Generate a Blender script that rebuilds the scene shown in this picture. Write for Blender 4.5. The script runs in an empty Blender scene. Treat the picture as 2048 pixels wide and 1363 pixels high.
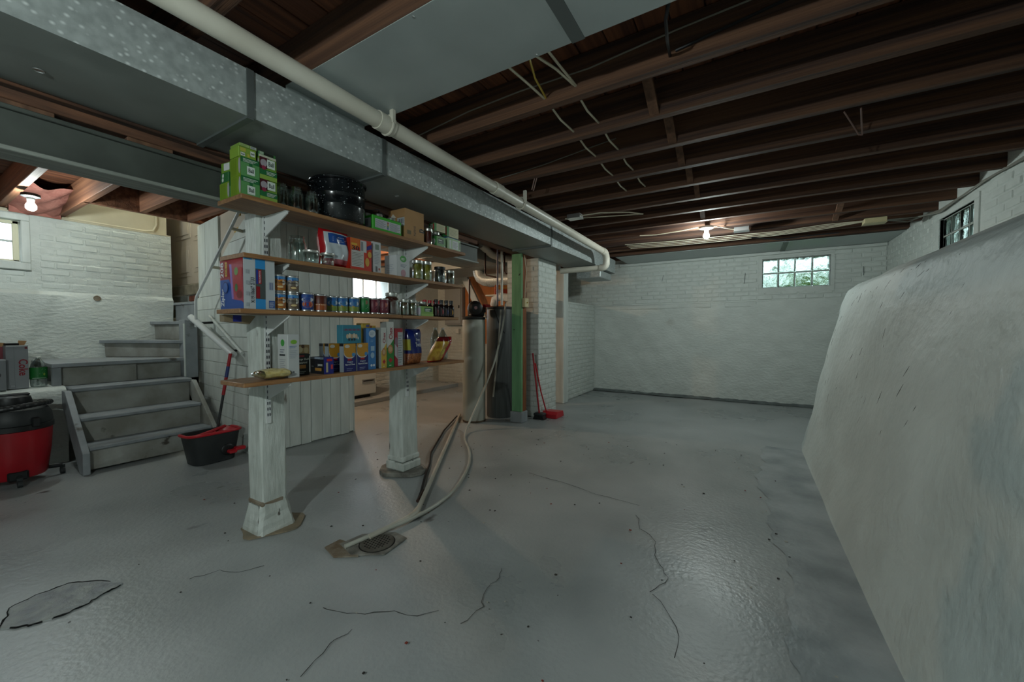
import bpy, math, random
from mathutils import Vector
random.seed(7)
PI = math.pi
SC = bpy.context.scene
COL = SC.collection
# ------------------------------------------------------------------ camera, world, exposure
cd = bpy.data.cameras.new('camera'); cam = bpy.data.objects.new('camera', cd); COL.objects.link(cam)
cd.sensor_width = 36; cd.lens = 785.0 / 2048 * 36; cd.clip_start = 0.02; cd.clip_end = 200
cam.location = (0, 0, 1.15)
cam.rotation_euler = (math.radians(90 - 1.71), 0, math.radians(31.2))
SC.camera = cam
W = bpy.data.worlds.new('world'); SC.world = W; W.use_nodes = True
bg = W.node_tree.nodes['Background']; bg.inputs[0].default_value = (0.78, 0.9, 1.0, 1); bg.inputs[1].default_value = 8.0
vs = SC.view_settings; vs.view_transform = 'Standard'; vs.look = 'None'; vs.gamma = 1; vs.use_curve_mapping = False
vs.exposure = -0.12
BULB_MAIN, BULB_LEFT, BULB_BACK, FILL_REAR = 1280.0, 560.0, 1600.0, 1450.0  # the rear one is an added fill light
FILL_STAIR = 1300.0  # added fill light for the door and stairwell

# ------------------------------------------------------------------ materials
def lin(h):
    if not isinstance(h, str): return tuple(h) + (1,)
    o = []
    for i in (0, 2, 4):
        c = int(h[i:i+2], 16) / 255
        o.append(c / 12.92 if c <= 0.04045 else ((c + 0.055) / 1.055) ** 2.4)
    return tuple(o) + (1,)
MATS = {}
def mat(name, c1, rough=0.5, c2=None, scale=6, stretch=(1, 1, 1), metal=0, bump=0, bscale=None, trans=0, ior=1.45,
        emit=0, lo=0.35, hi=0.65, rvar=0, detail=6, coat=0, bdist=0.01):
    m = bpy.data.materials.new(name); m.use_nodes = True; nt = m.node_tree; N = nt.nodes; Lk = nt.links
    p = N['Principled BSDF']
    p.inputs['Base Color'].default_value = lin(c1); p.inputs['Roughness'].default_value = rough
    p.inputs['Metallic'].default_value = metal; p.inputs['IOR'].default_value = ior
    if trans: p.inputs['Transmission Weight'].default_value = trans
    if coat: p.inputs['Coat Weight'].default_value = coat
    if emit:
        p.inputs['Emission Color'].default_value = lin(c1); p.inputs['Emission Strength'].default_value = emit
    if c2 or bump or rvar:
        tc = N.new('ShaderNodeTexCoord'); mp = N.new('ShaderNodeMapping'); mp.inputs['Scale'].default_value = stretch
        oi = N.new('ShaderNodeObjectInfo'); ad = N.new('ShaderNodeVectorMath'); ad.operation = 'ADD'
        ml = N.new('ShaderNodeMath'); ml.operation = 'MULTIPLY'; ml.inputs[1].default_value = 37
        Lk.new(oi.outputs['Random'], ml.inputs[0]); Lk.new(tc.outputs['Object'], mp.inputs[0])
        Lk.new(mp.outputs[0], ad.inputs[0]); Lk.new(ml.outputs[0], ad.inputs[1])
        n1 = N.new('ShaderNodeTexNoise'); n1.inputs['Scale'].default_value = scale; n1.inputs['Detail'].default_value = detail
        Lk.new(ad.outputs[0], n1.inputs['Vector'])
        if c2:
            r = N.new('ShaderNodeValToRGB'); r.color_ramp.elements[0].position = lo; r.color_ramp.elements[1].position = hi
            r.color_ramp.elements[0].color = lin(c2); r.color_ramp.elements[1].color = lin(c1)
            Lk.new(n1.outputs['Fac'], r.inputs[0]); Lk.new(r.outputs[0], p.inputs['Base Color'])
        if rvar:
            mr = N.new('ShaderNodeMapRange'); mr.inputs['To Min'].default_value = max(0, rough - rvar); mr.inputs['To Max'].default_value = min(1, rough + rvar)
            mr.inputs['From Min'].default_value = .3; mr.inputs['From Max'].default_value = .7
            Lk.new(n1.outputs['Fac'], mr.inputs[0]); Lk.new(mr.outputs[0], p.inputs['Roughness'])
        if bump:
            n2 = N.new('ShaderNodeTexNoise'); n2.inputs['Scale'].default_value = bscale or scale * 3; n2.inputs['Detail'].default_value = 5
            Lk.new(ad.outputs[0], n2.inputs['Vector'])
            b = N.new('ShaderNodeBump'); b.inputs['Strength'].default_value = bump; b.inputs['Distance'].default_value = bdist
            Lk.new(n2.outputs['Fac'], b.inputs['Height']); Lk.new(b.outputs[0], p.inputs['Normal'])
    MATS[name] = m
    return m
def cm(h, rough=0.45):
    k = 'ink_%s_%d' % (h, rough * 100)
    return MATS.get(k) or mat(k, tuple(c * .8 for c in lin(h)[:3]), rough)
def ramp_mask(m, scale, lo, hi, col, kind='noise', stretch=(1, 1, 1), rough=None):
    """lay a second sparse pattern (stains, chips, spangle) over a material's colour"""
    nt = m.node_tree; N = nt.nodes; Lk = nt.links; p = N['Principled BSDF']
    tc = N.new('ShaderNodeTexCoord'); mp = N.new('ShaderNodeMapping'); mp.inputs['Scale'].default_value = stretch
    Lk.new(tc.outputs['Object'], mp.inputs[0])
    if kind == 'noise':
        t = N.new('ShaderNodeTexNoise'); t.inputs['Detail'].default_value = 8; out = t.outputs['Fac']
    else:
        t = N.new('ShaderNodeTexVoronoi'); t.feature = kind; out = t.outputs['Distance']
    t.inputs['Scale'].default_value = scale; Lk.new(mp.outputs[0], t.inputs['Vector'])
    mr = N.new('ShaderNodeMapRange'); mr.inputs['From Min'].default_value = lo; mr.inputs['From Max'].default_value = hi
    Lk.new(out, mr.inputs[0])
    mx = N.new('ShaderNodeMix'); mx.data_type = 'RGBA'; Lk.new(mr.outputs[0], mx.inputs[0])
    s = p.inputs['Base Color']
    if s.is_linked: Lk.new(s.links[0].from_socket, mx.inputs[6])
    else: mx.inputs[6].default_value = s.default_value
    mx.inputs[7].default_value = lin(col); Lk.new(mx.outputs[2], s)
    return m
M_WALL = mat('painted_wall', 'C8CDC8', .62, 'BFC4BF', 5, stretch=(.8, .8, 1.6), bump=.8, bscale=24, bdist=.016)
ramp_mask(M_WALL, 2.2, .7, .9, '9A958A')
M_BRICK = mat('painted_brick', 'C8CDC8', .6, 'BEC3BE', 9, bump=.35, bscale=60, bdist=.005)
ramp_mask(M_BRICK, 7, .68, .74, '6D6A64')
M_MORTAR = mat('mortar', 'BEC3BD', .75, 'AEB2AC', 14, bump=.5, bscale=50)
M_BULGE = mat('rough_plaster', 'C3CDCB', .58, 'B8C2C0', 2.5, bump=.6, bscale=16, bdist=.02)
M_FLOOR = mat('painted_floor', 'A4A8A8', .34, '8E9393', 1.6, bump=.4, bscale=48, rvar=.1, bdist=.006)
ramp_mask(M_FLOOR, 5.0, .70, .76, '4E4C49', stretch=(1, .5, 1)); ramp_mask(M_FLOOR, 16, .735, .75, '3A3937')
M_CONC = mat('worn_concrete', '8E8C84', .75, '5E5B55', 14, bump=.8, bscale=40)
M_RUST = mat('rust_stain', '71604C', .8, '8A8071', 20, bump=.5)
M_JOIST = mat('dark_joist', '62432F', .75, '33211A', 5, (.5, 6, 6), bump=.3, bscale=20)
M_JOISTL = mat('red_joist', '8A5D43', .72, '5E3A28', 4, (.5, 6, 6), bump=.3, bscale=20)
M_SUB = mat('subfloor', '7A4A30', .75, '4C2C1E', 5, (6, .5, 6), bump=.2)
M_BRACE = mat('brace_wood', '6E4E3A', .75, '4A3325', 6, (4, 4, .7))
M_PLATE = mat('plate_wood', '6A4632', .8, '3B271D', 6, (6, .5, 6), bump=.3)
M_STEEL = mat('beam_steel', '4E534E', .55, '3F433F', 5, metal=.2, bump=.1)
M_STEELW = mat('beam_flange', '8E928B', .5, '6D716B', 4, (6, .6, 6), bump=.2)
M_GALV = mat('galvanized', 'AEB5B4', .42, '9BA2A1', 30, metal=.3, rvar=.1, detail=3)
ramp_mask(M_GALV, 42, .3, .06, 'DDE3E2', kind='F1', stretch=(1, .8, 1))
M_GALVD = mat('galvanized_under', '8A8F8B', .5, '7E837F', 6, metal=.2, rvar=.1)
M_SHEET = mat('sheet_metal', 'ABB3B2', .4, '9FA7A6', 3, metal=.2, rvar=.08)
M_SEAM = mat('seam_metal', '6A706F', .5, metal=.5)
M_PVC = mat('white_pvc', 'CFCBBE', .4, 'BFBAAC', 3)
M_PVC2 = mat('grey_pvc', 'B9B6AA', .45, 'A9A598', 5)
M_WHITEW = mat('white_boards', 'C9CEC9', .5, 'B7BCB7', 4, (3, 3, .6), bump=.15, bscale=14)
ramp_mask(M_WHITEW, 5, .70, .74, '77736A', stretch=(1, 1, .3))
M_POST = mat('post_paint', 'C6CBC6', .55, 'ADB2AC', 8, (3, 3, .7), bump=.5, bscale=22)
ramp_mask(M_POST, 12, .69, .72, '55524C', stretch=(1.6, 1.6, .4))
M_STAIR = mat('stair_paint', '8D9296', .5, '7B8083', 6, bump=.3, bscale=18)
ramp_mask(M_STAIR, 6, .66, .72, '4C4944', stretch=(.7, .7, 1))
M_RISER = mat('riser_paint', '9B9C97', .6, '7E7C74', 5, bump=.3, bscale=18); ramp_mask(M_RISER, 7, .66, .72, '4A453D')
M_CREAM = mat('cream_plaster', 'C4BCA6', .6, 'B8AF98', 3, bump=.15)
M_DOOR = mat('beige_door', 'B7AB9C', .45)
M_SHELF = mat('shelf_wood', '94704F', .55, '7A583C', 7, (6, .7, 9), bump=.1)
M_SHELFE = mat('shelf_edge', '9A7148', .6, '7C5433', 9, (6, .6, 9))
M_BRKT = mat('white_steel', 'C9CCCB', .4)
M_BLACK = mat('black_plastic', '161718', .4); M_BLACK2 = mat('charcoal_plastic', '2A2D2E', .5, '222526', 8)
M_RED = mat('red_plastic', '9E1420', .35, '8C101A', 4); M_RED2 = mat('bright_red', 'B2202A', .35)
M_TANK = mat('cream_tank', 'ABABA1', .4, '9D9D93', 3); M_TANKD = mat('dark_tank', '4E5150', .5, '434645', 9, (6, 6, .3))
M_GREEN = mat('green_paint', '6C9C70', .6, '5E8C63', 7, (3, 3, .5), bump=.2); ramp_mask(M_GREEN, 14, .70, .73, '2A3A2C')
M_STUD = mat('brown_stud', '8C5630', .65, '5F3519', 7, (6, 6, .5))
M_PLY = mat('plywood', 'C07A40', .6, 'A9662F', 3, (4, 4, .5))
M_CARD = mat('cardboard', 'A98257', .7, '9D774D', 5)
M_COPPER = mat('copper_pipe', '3A241C', .4, metal=.5); M_BRASS = mat('brass', 'A98A3A', .4, metal=.7)
M_SILVER = mat('tin', 'C4C6C6', .28, metal=.9); M_LID = mat('jar_lid', 'BCBDB8', .32, metal=.8)
def clear(name, col, gloss=.9, tint=.0):
    m = bpy.data.materials.new(name); m.use_nodes = True; N = m.node_tree.nodes; Lk = m.node_tree.links; N.clear()
    o = N.new('ShaderNodeOutputMaterial'); mx = N.new('ShaderNodeMixShader'); tr = N.new('ShaderNodeBsdfTransparent'); gl = N.new('ShaderNodeBsdfGlossy'); lw = N.new('ShaderNodeLayerWeight'); mr = N.new('ShaderNodeMapRange')
    tr.inputs[0].default_value = lin(col); gl.inputs['Roughness'].default_value = .04; gl.inputs[0].default_value = (1, 1, 1, 1); lw.inputs[0].default_value = .35
    mr.inputs['To Min'].default_value = .04 + tint; mr.inputs['To Max'].default_value = gloss * .8
    Lk.new(lw.outputs['Facing'], mr.inputs[0]); Lk.new(mr.outputs[0], mx.inputs[0]); Lk.new(tr.outputs[0], mx.inputs[1]); Lk.new(gl.outputs[0], mx.inputs[2]); Lk.new(mx.outputs[0], o.inputs[0]); return m
M_GLASS = clear('clear_glass', 'E9F0EE', .9, .03)
M_PET = clear('clear_plastic', 'C9D2D0', .9, .12)
M_BLOCK = mat('block_glass', '82928A', .06, trans=1, ior=1.3, bump=.9, bscale=9, scale=4, bdist=.05)
M_WIN = mat('window_glass', 'F2F8FA', .12, trans=1, ior=1.1, bump=.5, bscale=14, scale=5)
M_FROST = mat('frosted_pane', 'F6F8FA', .5, trans=1, ior=1.1)
M_POT = mat('speckled_enamel', '0D1013', .18); ramp_mask(M_POT, 110, .66, .70, 'C8CED2')
M_INS = mat('pink_insulation', 'B5796C', .9, '9C6257', 12, bump=.9, bscale=30)
M_WIRE = mat('white_cable', 'C3BBA4', .5); M_WIREY = mat('yellow_cable', 'B79C3C', .5); M_WIREK = mat('black_cable', '17171A', .5)
M_BULB = None
M_PORC = mat('porcelain', 'D2D2CC', .35)
M_FRZ = mat('appliance_white', 'C6CBC9', .35)
M_OUT = mat('outdoor_soil', '6B6A58', .9, '55553F', 4)
M_LEAF = mat('leaf', '8FAF4E', .5, '4F7A34', 3)
M_IRON = mat('drain_iron', '77746C', .5, '565149', 20, metal=.5)
M_HOLE = mat('hole_black', '050505', .9)
M_HOSE = mat('hose_vinyl', 'B3B3A9', .4, 'A0A096', 5)

# ------------------------------------------------------------------ geometry helpers
class G:
    def __init__(s): s.v = []; s.f = []; s.m = []
    def add(s, vs, fs, m=0):
        b = len(s.v); s.v += [tuple(v) for v in vs]
        s.f += [tuple(b + i for i in f) for f in fs]; s.m += [m] * len(fs); return s
    def box(s, x0, x1, y0, y1, z0, z1, m=0):
        v = [(x, y, z) for z in (z0, z1) for y in (y0, y1) for x in (x0, x1)]
        return s.add(v, [(0, 2, 3, 1), (4, 5, 7, 6), (0, 1, 5, 4), (2, 6, 7, 3), (0, 4, 6, 2), (1, 3, 7, 5)], m)
    def cbox(s, x0, x1, y0, y1, z0, z1, c=.004, m=0):
        """box with chamfered edges"""
        X, Y, Z = (x0, x1), (y0, y1), (z0, z1); v = []; idx = {}
        for i in (0, 1):
            for j in (0, 1):
                for k in (0, 1):
                    sx, sy, sz = (c if i == 0 else -c), (c if j == 0 else -c), (c if k == 0 else -c)
                    for ax in range(3):
                        p = [X[i] + sx, Y[j] + sy, Z[k] + sz]; p[ax] = (X[i], Y[j], Z[k])[ax]
                        idx[i, j, k, ax] = len(v); v.append(p)
        f = []
        q = lambda a, fl: f.append(tuple(a) if not fl else tuple(reversed(a)))
        for a in range(3):
            b, d = (a + 1) % 3, (a + 2) % 3
            for e in (0, 1):
                def key(u, w):
                    t = [0, 0, 0]; t[a] = e; t[b] = u; t[d] = w; return idx[t[0], t[1], t[2], a]
                q([key(0, 0), key(1, 0), key(1, 1), key(0, 1)], e == 0)
            for u in (0, 1):
                for w in (0, 1):
                    def k2(e, ax):
                        t = [0, 0, 0]; t[a] = e; t[b] = u; t[d] = w; return idx[t[0], t[1], t[2], ax]
                    q([k2(0, b), k2(1, b), k2(1, d), k2(0, d)], (u + w) % 2 == 1)
        for i in (0, 1):
            for j in (0, 1):
                for k in (0, 1): q([idx[i, j, k, 0], idx[i, j, k, 1], idx[i, j, k, 2]], (i + j + k) % 2 == 0)
        return s.add(v, f, m)
    def prism(s, poly, a0, a1, axis='y', m=0):
        """extrude polygon (two coords) along axis"""
        n = len(poly)
        def P(p, a): return {'y': (p[0], a, p[1]), 'x': (a, p[0], p[1]), 'z': (p[0], p[1], a)}[axis]
        v = [P(p, a0) for p in poly] + [P(p, a1) for p in poly]
        f = [tuple(range(n))[::-1], tuple(range(n, 2 * n))] + [(i, (i + 1) % n, n + (i + 1) % n, n + i) for i in range(n)]
        return s.add(v, f, m)
    def tube(s, pts, r, n=10, m=0, cap=True):
        P = [Vector(p) for p in pts]; R = r if isinstance(r, (list, tuple)) else [r] * len(P)
        v = []; f = []; t0 = (P[1] - P[0]).normalized()
        u = t0.orthogonal().normalized()
        for i, p in enumerate(P):
            t = (P[min(i + 1, len(P) - 1)] - P[max(i - 1, 0)]).normalized()
            u = (u - t * u.dot(t))
            u = u.normalized() if u.length > 1e-6 else t.orthogonal().normalized()
            w = t.cross(u)
            for k in range(n):
                a = 2 * PI * k / n; v.append(p + (u * math.cos(a) + w * math.sin(a)) * R[i])
        for i in range(len(P) - 1):
            for k in range(n): f.append((i * n + k, i * n + (k + 1) % n, (i + 1) * n + (k + 1) % n, (i + 1) * n + k))
        if cap: f += [tuple(range(n))[::-1], tuple((len(P) - 1) * n + k for k in range(n))]
        return s.add(v, f, m)
    def lathe(s, prof, c=(0, 0, 0), n=24, m=0, sx=1, sy=1):
        v = []; f = []; k = len(prof)
        for r, z in prof:
            for i in range(n):
                a = 2 * PI * i / n; v.append((c[0] + r * sx * math.cos(a), c[1] + r * sy * math.sin(a), c[2] + z))
        for j in range(k - 1):
            for i in range(n): f.append((j * n + i, j * n + (i + 1) % n, (j + 1) * n + (i + 1) % n, (j + 1) * n + i))
        f += [tuple(range(n))[::-1], tuple((k - 1) * n + i for i in range(n))]
        return s.add(v, f, m)
    def grid(s, fn, nu, nv, m=0, close=False):
        v = [fn(i / nu, j / nv) for j in range(nv + 1) for i in range(nu + 1)]
        mf = m if callable(m) else (lambda u, w: m)
        b = len(s.v); s.v += [tuple(p) for p in v]
        for j in range(nv):
            for i in range(nu):
                a = b + j * (nu + 1) + i; s.f.append((a, a + 1, a + nu + 2, a + nu + 1)); s.m.append(mf((i + .5) / nu, (j + .5) / nv))
        return s
def wloc(o):
    l = Vector((0, 0, 0))
    while o: l += o.location; o = o.parent
    return l
def mk(name, g, mats, parent=None, smooth=False, world=True, kind=None, label=None, cat=None, group=None, bevel=0, recenter=True):
    me = bpy.data.meshes.new(name)
    off = Vector((0, 0, 0))
    if parent is not None and world: off = wloc(parent)
    if parent is None and recenter:
        xs = [v[0] for v in g.v]; ys = [v[1] for v in g.v]; zs = [v[2] for v in g.v]
        off = Vector(((min(xs) + max(xs)) / 2, (min(ys) + max(ys)) / 2, min(zs)))
    vv = [(v[0] - off.x, v[1] - off.y, v[2] - off.z) for v in g.v]
    me.from_pydata(vv, [], g.f)
    for m in (mats if isinstance(mats, (list, tuple)) else [mats]): me.materials.append(m)
    me.polygons.foreach_set('material_index', g.m)
    if smooth: me.polygons.foreach_set('use_smooth', [True] * len(me.polygons))
    me.update()
    o = bpy.data.objects.new(name, me); COL.objects.link(o)
    if parent is not None: o.parent = parent
    else: o.location = off
    if smooth:
        md = o.modifiers.new('es', 'EDGE_SPLIT'); md.split_angle = math.radians(38)
    if bevel:
        md = o.modifiers.new('bv', 'BEVEL'); md.width = bevel; md.segments = 2; md.limit_method = 'ANGLE'
    if kind: o['kind'] = kind
    if label: o['label'] = label
    if cat: o['category'] = cat
    if group: o['group'] = group
    return o
def thing(name, label, cat, loc=(0, 0, 0), rz=0, group=None, rx=0, ry=0):
    o = bpy.data.objects.new(name, None); COL.objects.link(o); o.empty_display_size = .05
    o.location = loc; o.rotation_euler = (rx, ry, rz); o['label'] = label; o['category'] = cat
    if group: o['group'] = group
    return o
def inst(src, parent, loc=None, rot=None, scale=None, name=None):
    c = src.copy(); COL.objects.link(c); c.parent = parent
    if name: c.name = name
    if loc is not None: c.location = loc
    if rot is not None: c.rotation_euler = rot
    if scale is not None: c.scale = scale
    return c
def struct(name, g, mats, label=None, **k):
    return mk(name, g, mats, kind='structure', label=label, recenter=False, **k)
_txt = {}
def text_geo(s):
    if s in _txt: return _txt[s]
    cu = bpy.data.curves.new('t', 'FONT'); cu.body = s; cu.resolution_u = 2; cu.offset = .018
    ob = bpy.data.objects.new('t', cu); COL.objects.link(ob)
    dg = bpy.context.evaluated_depsgraph_get(); dg.update()
    me = bpy.data.meshes.new_from_object(ob.evaluated_get(dg))
    V = [(v.co.x, v.co.y) for v in me.vertices]; F = [tuple(p.vertices) for p in me.polygons]
    bpy.data.objects.remove(ob); bpy.data.curves.remove(cu); bpy.data.meshes.remove(me)
    if V:
        x0 = min(v[0] for v in V); x1 = max(v[0] for v in V); y0 = min(v[1] for v in V); y1 = max(v[1] for v in V)
        V = [((a - x0) / max(1e-6, x1 - x0), (b - y0) / max(1e-6, y1 - y0)) for a, b in V]
    _txt[s] = (V, F); return V, F
class Art:
    """flat printing laid on a surface: mapper P(face,u,v,e) with u,v in 0..1"""
    def __init__(s, P): s.P = P; s.g = G(); s.t = G(); s.ms = []; s.e = .0006
    def mi(s, h):
        if h not in s.ms: s.ms.append(h)
        return s.ms.index(h)
    def rect(s, f, u0, v0, u1, v1, h, n=1):
        m = s.mi(h); s.g.grid(lambda a, b: s.P(f, u0 + (u1 - u0) * a, v0 + (v1 - v0) * b, s.e), n, 1, m); s.e += .00025
    def ell(s, f, u, v, ru, rv, h, n=18):
        m = s.mi(h); s.g.add([s.P(f, u + ru * math.cos(2 * PI * k / n), v + rv * math.sin(2 * PI * k / n), s.e) for k in range(n)], [tuple(range(n))], m); s.e += .00025
    def poly(s, f, pts, h):
        m = s.mi(h); s.g.add([s.P(f, a, b, s.e) for a, b in pts], [tuple(range(len(pts)))], m); s.e += .00025
    def text(s, f, st, u0, v0, u1, v1, h, rot=0):
        m = s.mi(h); V, F = text_geo(st); s.e += .0003
        def q(a, b):
            if rot == 1: a, b = 1 - b, a       # reads upward
            elif rot == -1: a, b = b, 1 - a    # reads downward
            return s.P(f, u0 + (u1 - u0) * a, v0 + (v1 - v0) * b, s.e)
        s.t.add([q(a, b) for a, b in V], F, m)
    def lines(s, f, u0, v0, u1, v1, n, h, th=.35):
        for i in range(n):
            d = (v1 - v0) / n; b = v0 + d * i; m = s.mi(h)
            s.g.grid(lambda a, c: s.P(f, u0 + (u1 - u0) * a * (.7 + .3 * ((i * 7) % 5) / 4), b + d * th * c, s.e), 1, 1, m)
        s.e += .00025
    def bars(s, f, u0, v0, u1, v1, n, h):
        for i in range(n):
            d = (u1 - u0) / n; a0 = u0 + d * i; w = d * (.3 + .4 * ((i * 5) % 3) / 2); m = s.mi(h)
            s.g.grid(lambda a, c: s.P(f, a0 + w * a, v0 + (v1 - v0) * c, s.e), 1, 1, m)
        s.e += .00025
    def done(s, parent):
        ms = [cm(h) for h in s.ms]
        if s.g.f: mk('printed_art', s.g, ms, parent, world=False)
        if s.t.f: mk('lettering', s.t, ms, parent, world=False)
def carton(name, label, cat, x, y, z, dx, dy, dz, col, art=None, rz=0, group=None, part='carton', mtl=None, top=None):
    """box whose front is +X; x,y centre, z base"""
    t = thing(name, label, cat, (x, y, z), rz, group)
    g = G().cbox(-dx / 2, dx / 2, -dy / 2, dy / 2, 0, dz, min(.002, dx * .04))
    mk(part, g, mtl or cm(col, .5), t, world=False)
    if art:
        def P(f, u, v, e):
            if f == 'F': return (dx / 2 + e, (u - .5) * dy, v * dz)
            if f == 'L': return ((u - .5) * dx, -dy / 2 - e, v * dz)
            if f == 'T': return ((.5 - v) * dx, (u - .5) * dy, dz + e)
        A = Art(P); art(A); A.done(t)
    return t
def can(name, label, x, y, z, r, h, col, art=None, group=None, cat='can'):
    t = thing(name, label, cat, (x, y, z), 0, group)
    mk('tin', G().lathe([(r * .93, 0), (r, .003), (r, .007), (r * .97, .009), (r * .97, h - .009), (r, h - .007), (r, h - .003), (r * .94, h), (r * .9, h), (r * .9, h - .004)], n=28), M_SILVER, t, True, False)
    mk('paper_label', G().lathe([(r * .975, .01), (r * .985, .0105), (r * .985, h - .0105), (r * .975, h - .01)], n=28), cm(col), t, True, False)
    if art:
        th0 = math.atan2(-y, -x)
        def P(f, u, v, e):
            a = th0 + (u - .5) * 2.6; rr = r * .985 + e
            return (rr * math.cos(a), rr * math.sin(a), .011 + v * (h - .022))
        A = Art(P); art(A); A.done(t)
    return t
def jar(name, label, x, y, z, r, h, fill=None, lid=None, neck=.78, group=None, cat='jar', fh=.86):
    t = thing(name, label, cat, (x, y, z), 0, group)
    rn = r * neck; pr = [(r * .8, 0), (r * .96, .004), (r, .012), (r, h * .68), (r * .95, h * .76), (rn, h * .84), (rn, h * .88), (rn * 1.05, h * .9), (rn, h * .92), (rn, h)]
    w = .0028
    inner = [(rn - w, h), (rn - w, h * .85), (r * .95 - w, h * .755), (r - w, h * .67), (r - w, .014), (r * .9, .008)]
    mk('glass', G().lathe(pr + inner, n=24), M_GLASS, t, True, False)
    if fill: mk('contents', G().lathe([(r * .85, .009), (r - w - .0006, .016), (r - w - .0006, h * .665), (r * .95 - w - .001, h * .74), (rn - w - .001, h * min(fh, .84))], n=20), fill, t, True, False)
    if lid: mk('lid', G().lathe([(rn * 1.1, h * .87), (rn * 1.12, h * .885), (rn * 1.12, h + .002), (rn * 1.05, h + .004), (rn * .4, h + .003)], n=24), lid, t, True, False)
    return t
exec_parts = []
# ================================================================== SETTING
def wall_boxes(g, axis, a0, a1, u0, u1, z0, z1, holes):
    """wall slab a0..a1 thick along axis, u0..u1 long, with rectangular holes (u0,u1,z0,z1) sorted along u"""
    def b(p, q, r, s):
        if q - p > 1e-4 and s - r > 1e-4:
            if axis == 'y': g.box(p, q, a0, a1, r, s)
            else: g.box(a0, a1, p, q, r, s)
    c = u0
    for h in holes:
        b(c, h[0], z0, z1); b(h[0], h[1], z0, h[2]); b(h[0], h[1], h[3], z1); c = h[1]
    b(c, u1, z0, z1); return g
_bricks = []
def brick_src():
    if not _bricks:
        for i in range(3):
            g = G().cbox(-.5, .5, -.5, .5, -.5, .5, .001)
            L, Hh, D = .196, .058, .05; rr = random.Random(i)
            vv = []
            for v in G().cbox(-L / 2, L / 2, -D / 2, D / 2, -Hh / 2, Hh / 2, .008).v:
                vv.append((v[0] + rr.uniform(-.003, .003), v[1] + rr.uniform(-.0015, .0015), v[2] + rr.uniform(-.002, .002)))
            h = G().cbox(-L / 2, L / 2, -D / 2, D / 2, -Hh / 2, Hh / 2, .008); h.v = vv
            me = bpy.data.meshes.new('brick'); me.from_pydata(h.v, [], h.f); me.materials.append(M_BRICK); me.update(); _bricks.append(me)
    return _bricks
def lay_bricks(parent, axis, face, sign, u0, u1, z0, z1, holes=(), proud=.006, drop=0.0, rnd=None):
    """bricks whose visible face stands `proud` of plane axis=face; sign = outward direction"""
    ms = brick_src(); rr = rnd or random.Random(3); rows = int((z1 - z0) / .068); off = wloc(parent)
    for j in range(rows):
        z = z0 + .034 + j * .068; u = u0 - (.103 if j % 2 else 0)
        while u < u1 - .01:
            a, b = max(u, u0), min(u + .196, u1); u += .206
            if b - a < .035: continue
            c = (a + b) / 2
            if any(h[0] - .01 < b and a < h[1] + .01 and h[2] - .02 < z + .02 and z - .02 < h[3] + .02 for h in holes): continue
            if drop and rr.random() < drop: continue
            o = bpy.data.objects.new('brick', rr.choice(ms)); COL.objects.link(o); o.parent = parent
            p = face + sign * (proud - .025 + rr.uniform(-.0025, .0025))
            o.location = ((c, p, z) if axis == 'y' else (p, c, z)); o.location -= off
            if axis == 'x': o.rotation_euler = (0, 0, PI / 2)
            o.scale = ((b - a) / .196, 1, 1)
# ---- floor
g = G()
def fz(x, y):
    return .004 * math.sin(1.3 * x + .5) * math.sin(1.1 * y) + .002 * math.sin(4.1 * x) * math.sin(3.3 * y + 1)
g.grid(lambda u, v: (-6.3 + 8.1 * u, -3 + 10.4 * v, fz(-6.3 + 8.1 * u, -3 + 10.4 * v) - .004), 90, 110)
floor = struct('floor', g, M_FLOOR, 'grey painted concrete basement floor, worn and glossy', smooth=True)
sump = [(-2.442, .242), (-2.597, .284), (-2.627, .355), (-2.622, .456), (-2.52, .538), (-2.408, .585), (-2.391, .517), (-2.353, .449), (-2.353, .366), (-2.376, .306)]
r5 = random.Random(4); rim = []
for i in range(10):
    p, q = sump[i], sump[(i + 1) % 10]
    for k in range(5):
        t = k / 5; rim.append((p[0] * (1 - t) + q[0] * t + r5.uniform(-.006, .006), p[1] * (1 - t) + q[1] * t + r5.uniform(-.006, .006)))
cx = sum(p[0] for p in rim) / 50; cy = sum(p[1] for p in rim) / 50
mk('concrete_patch', G().prism([(cx + (x - cx) * .97, cy + (y - cy) * .97) for x, y in rim], -.02, .002, 'z'), mat('patch_concrete', '9A9E9C', .5, '82868A', 12, bump=.9, bscale=30), floor)
g = G()
for a, b in ((0, 23), (26, 41), (43, 49)): g.tube([(x, y, .0008) for x, y in rim[a:b]], [.0012 + .003 * r5.random() for _ in rim[a:b]], 5)
mk('patch_crack', g, M_HOLE, floor)
g = G(); rr = random.Random(11)
for path in ([(-.95, 1.18), (-.93, 1.3), (-.99, 1.4), (-.97, 1.5), (-1.02, 1.58)], [(-1.5, .95), (-1.35, 1.0), (-1.22, 1.1), (-1.12, 1.12), (-1.05, 1.22)], [(-1.25, .72), (-1.3, .85), (-1.28, .98)],
             [(-.35, 1.75), (-.3, 1.9), (-.38, 2.02), (-.42, 2.2), (-.52, 2.3), (-.6, 2.5)], [(-.6, 2.6), (-.9, 2.62), (-1.2, 2.7), (-1.6, 2.74)], [(-.34, 1.75), (-.22, 1.6), (-.2, 1.4)],
             [(-2.2, .75), (-2.15, .85), (-2.05, .9), (-2.0, 1.0)]):
    pts = []
    for i in range(len(path) - 1):
        for k in range(4):
            t = k / 4; pts.append((path[i][0] * (1 - t) + path[i + 1][0] * t + rr.uniform(-.008, .008), path[i][1] * (1 - t) + path[i + 1][1] * t + rr.uniform(-.008, .008), -.0005))
    g.tube(pts, [.0006 + .0009 * rr.random() for _ in pts], 4)
mk('hairline_crack', g, cm('3C3C3A', .8), floor, kind='stuff')
g = G()
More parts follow.
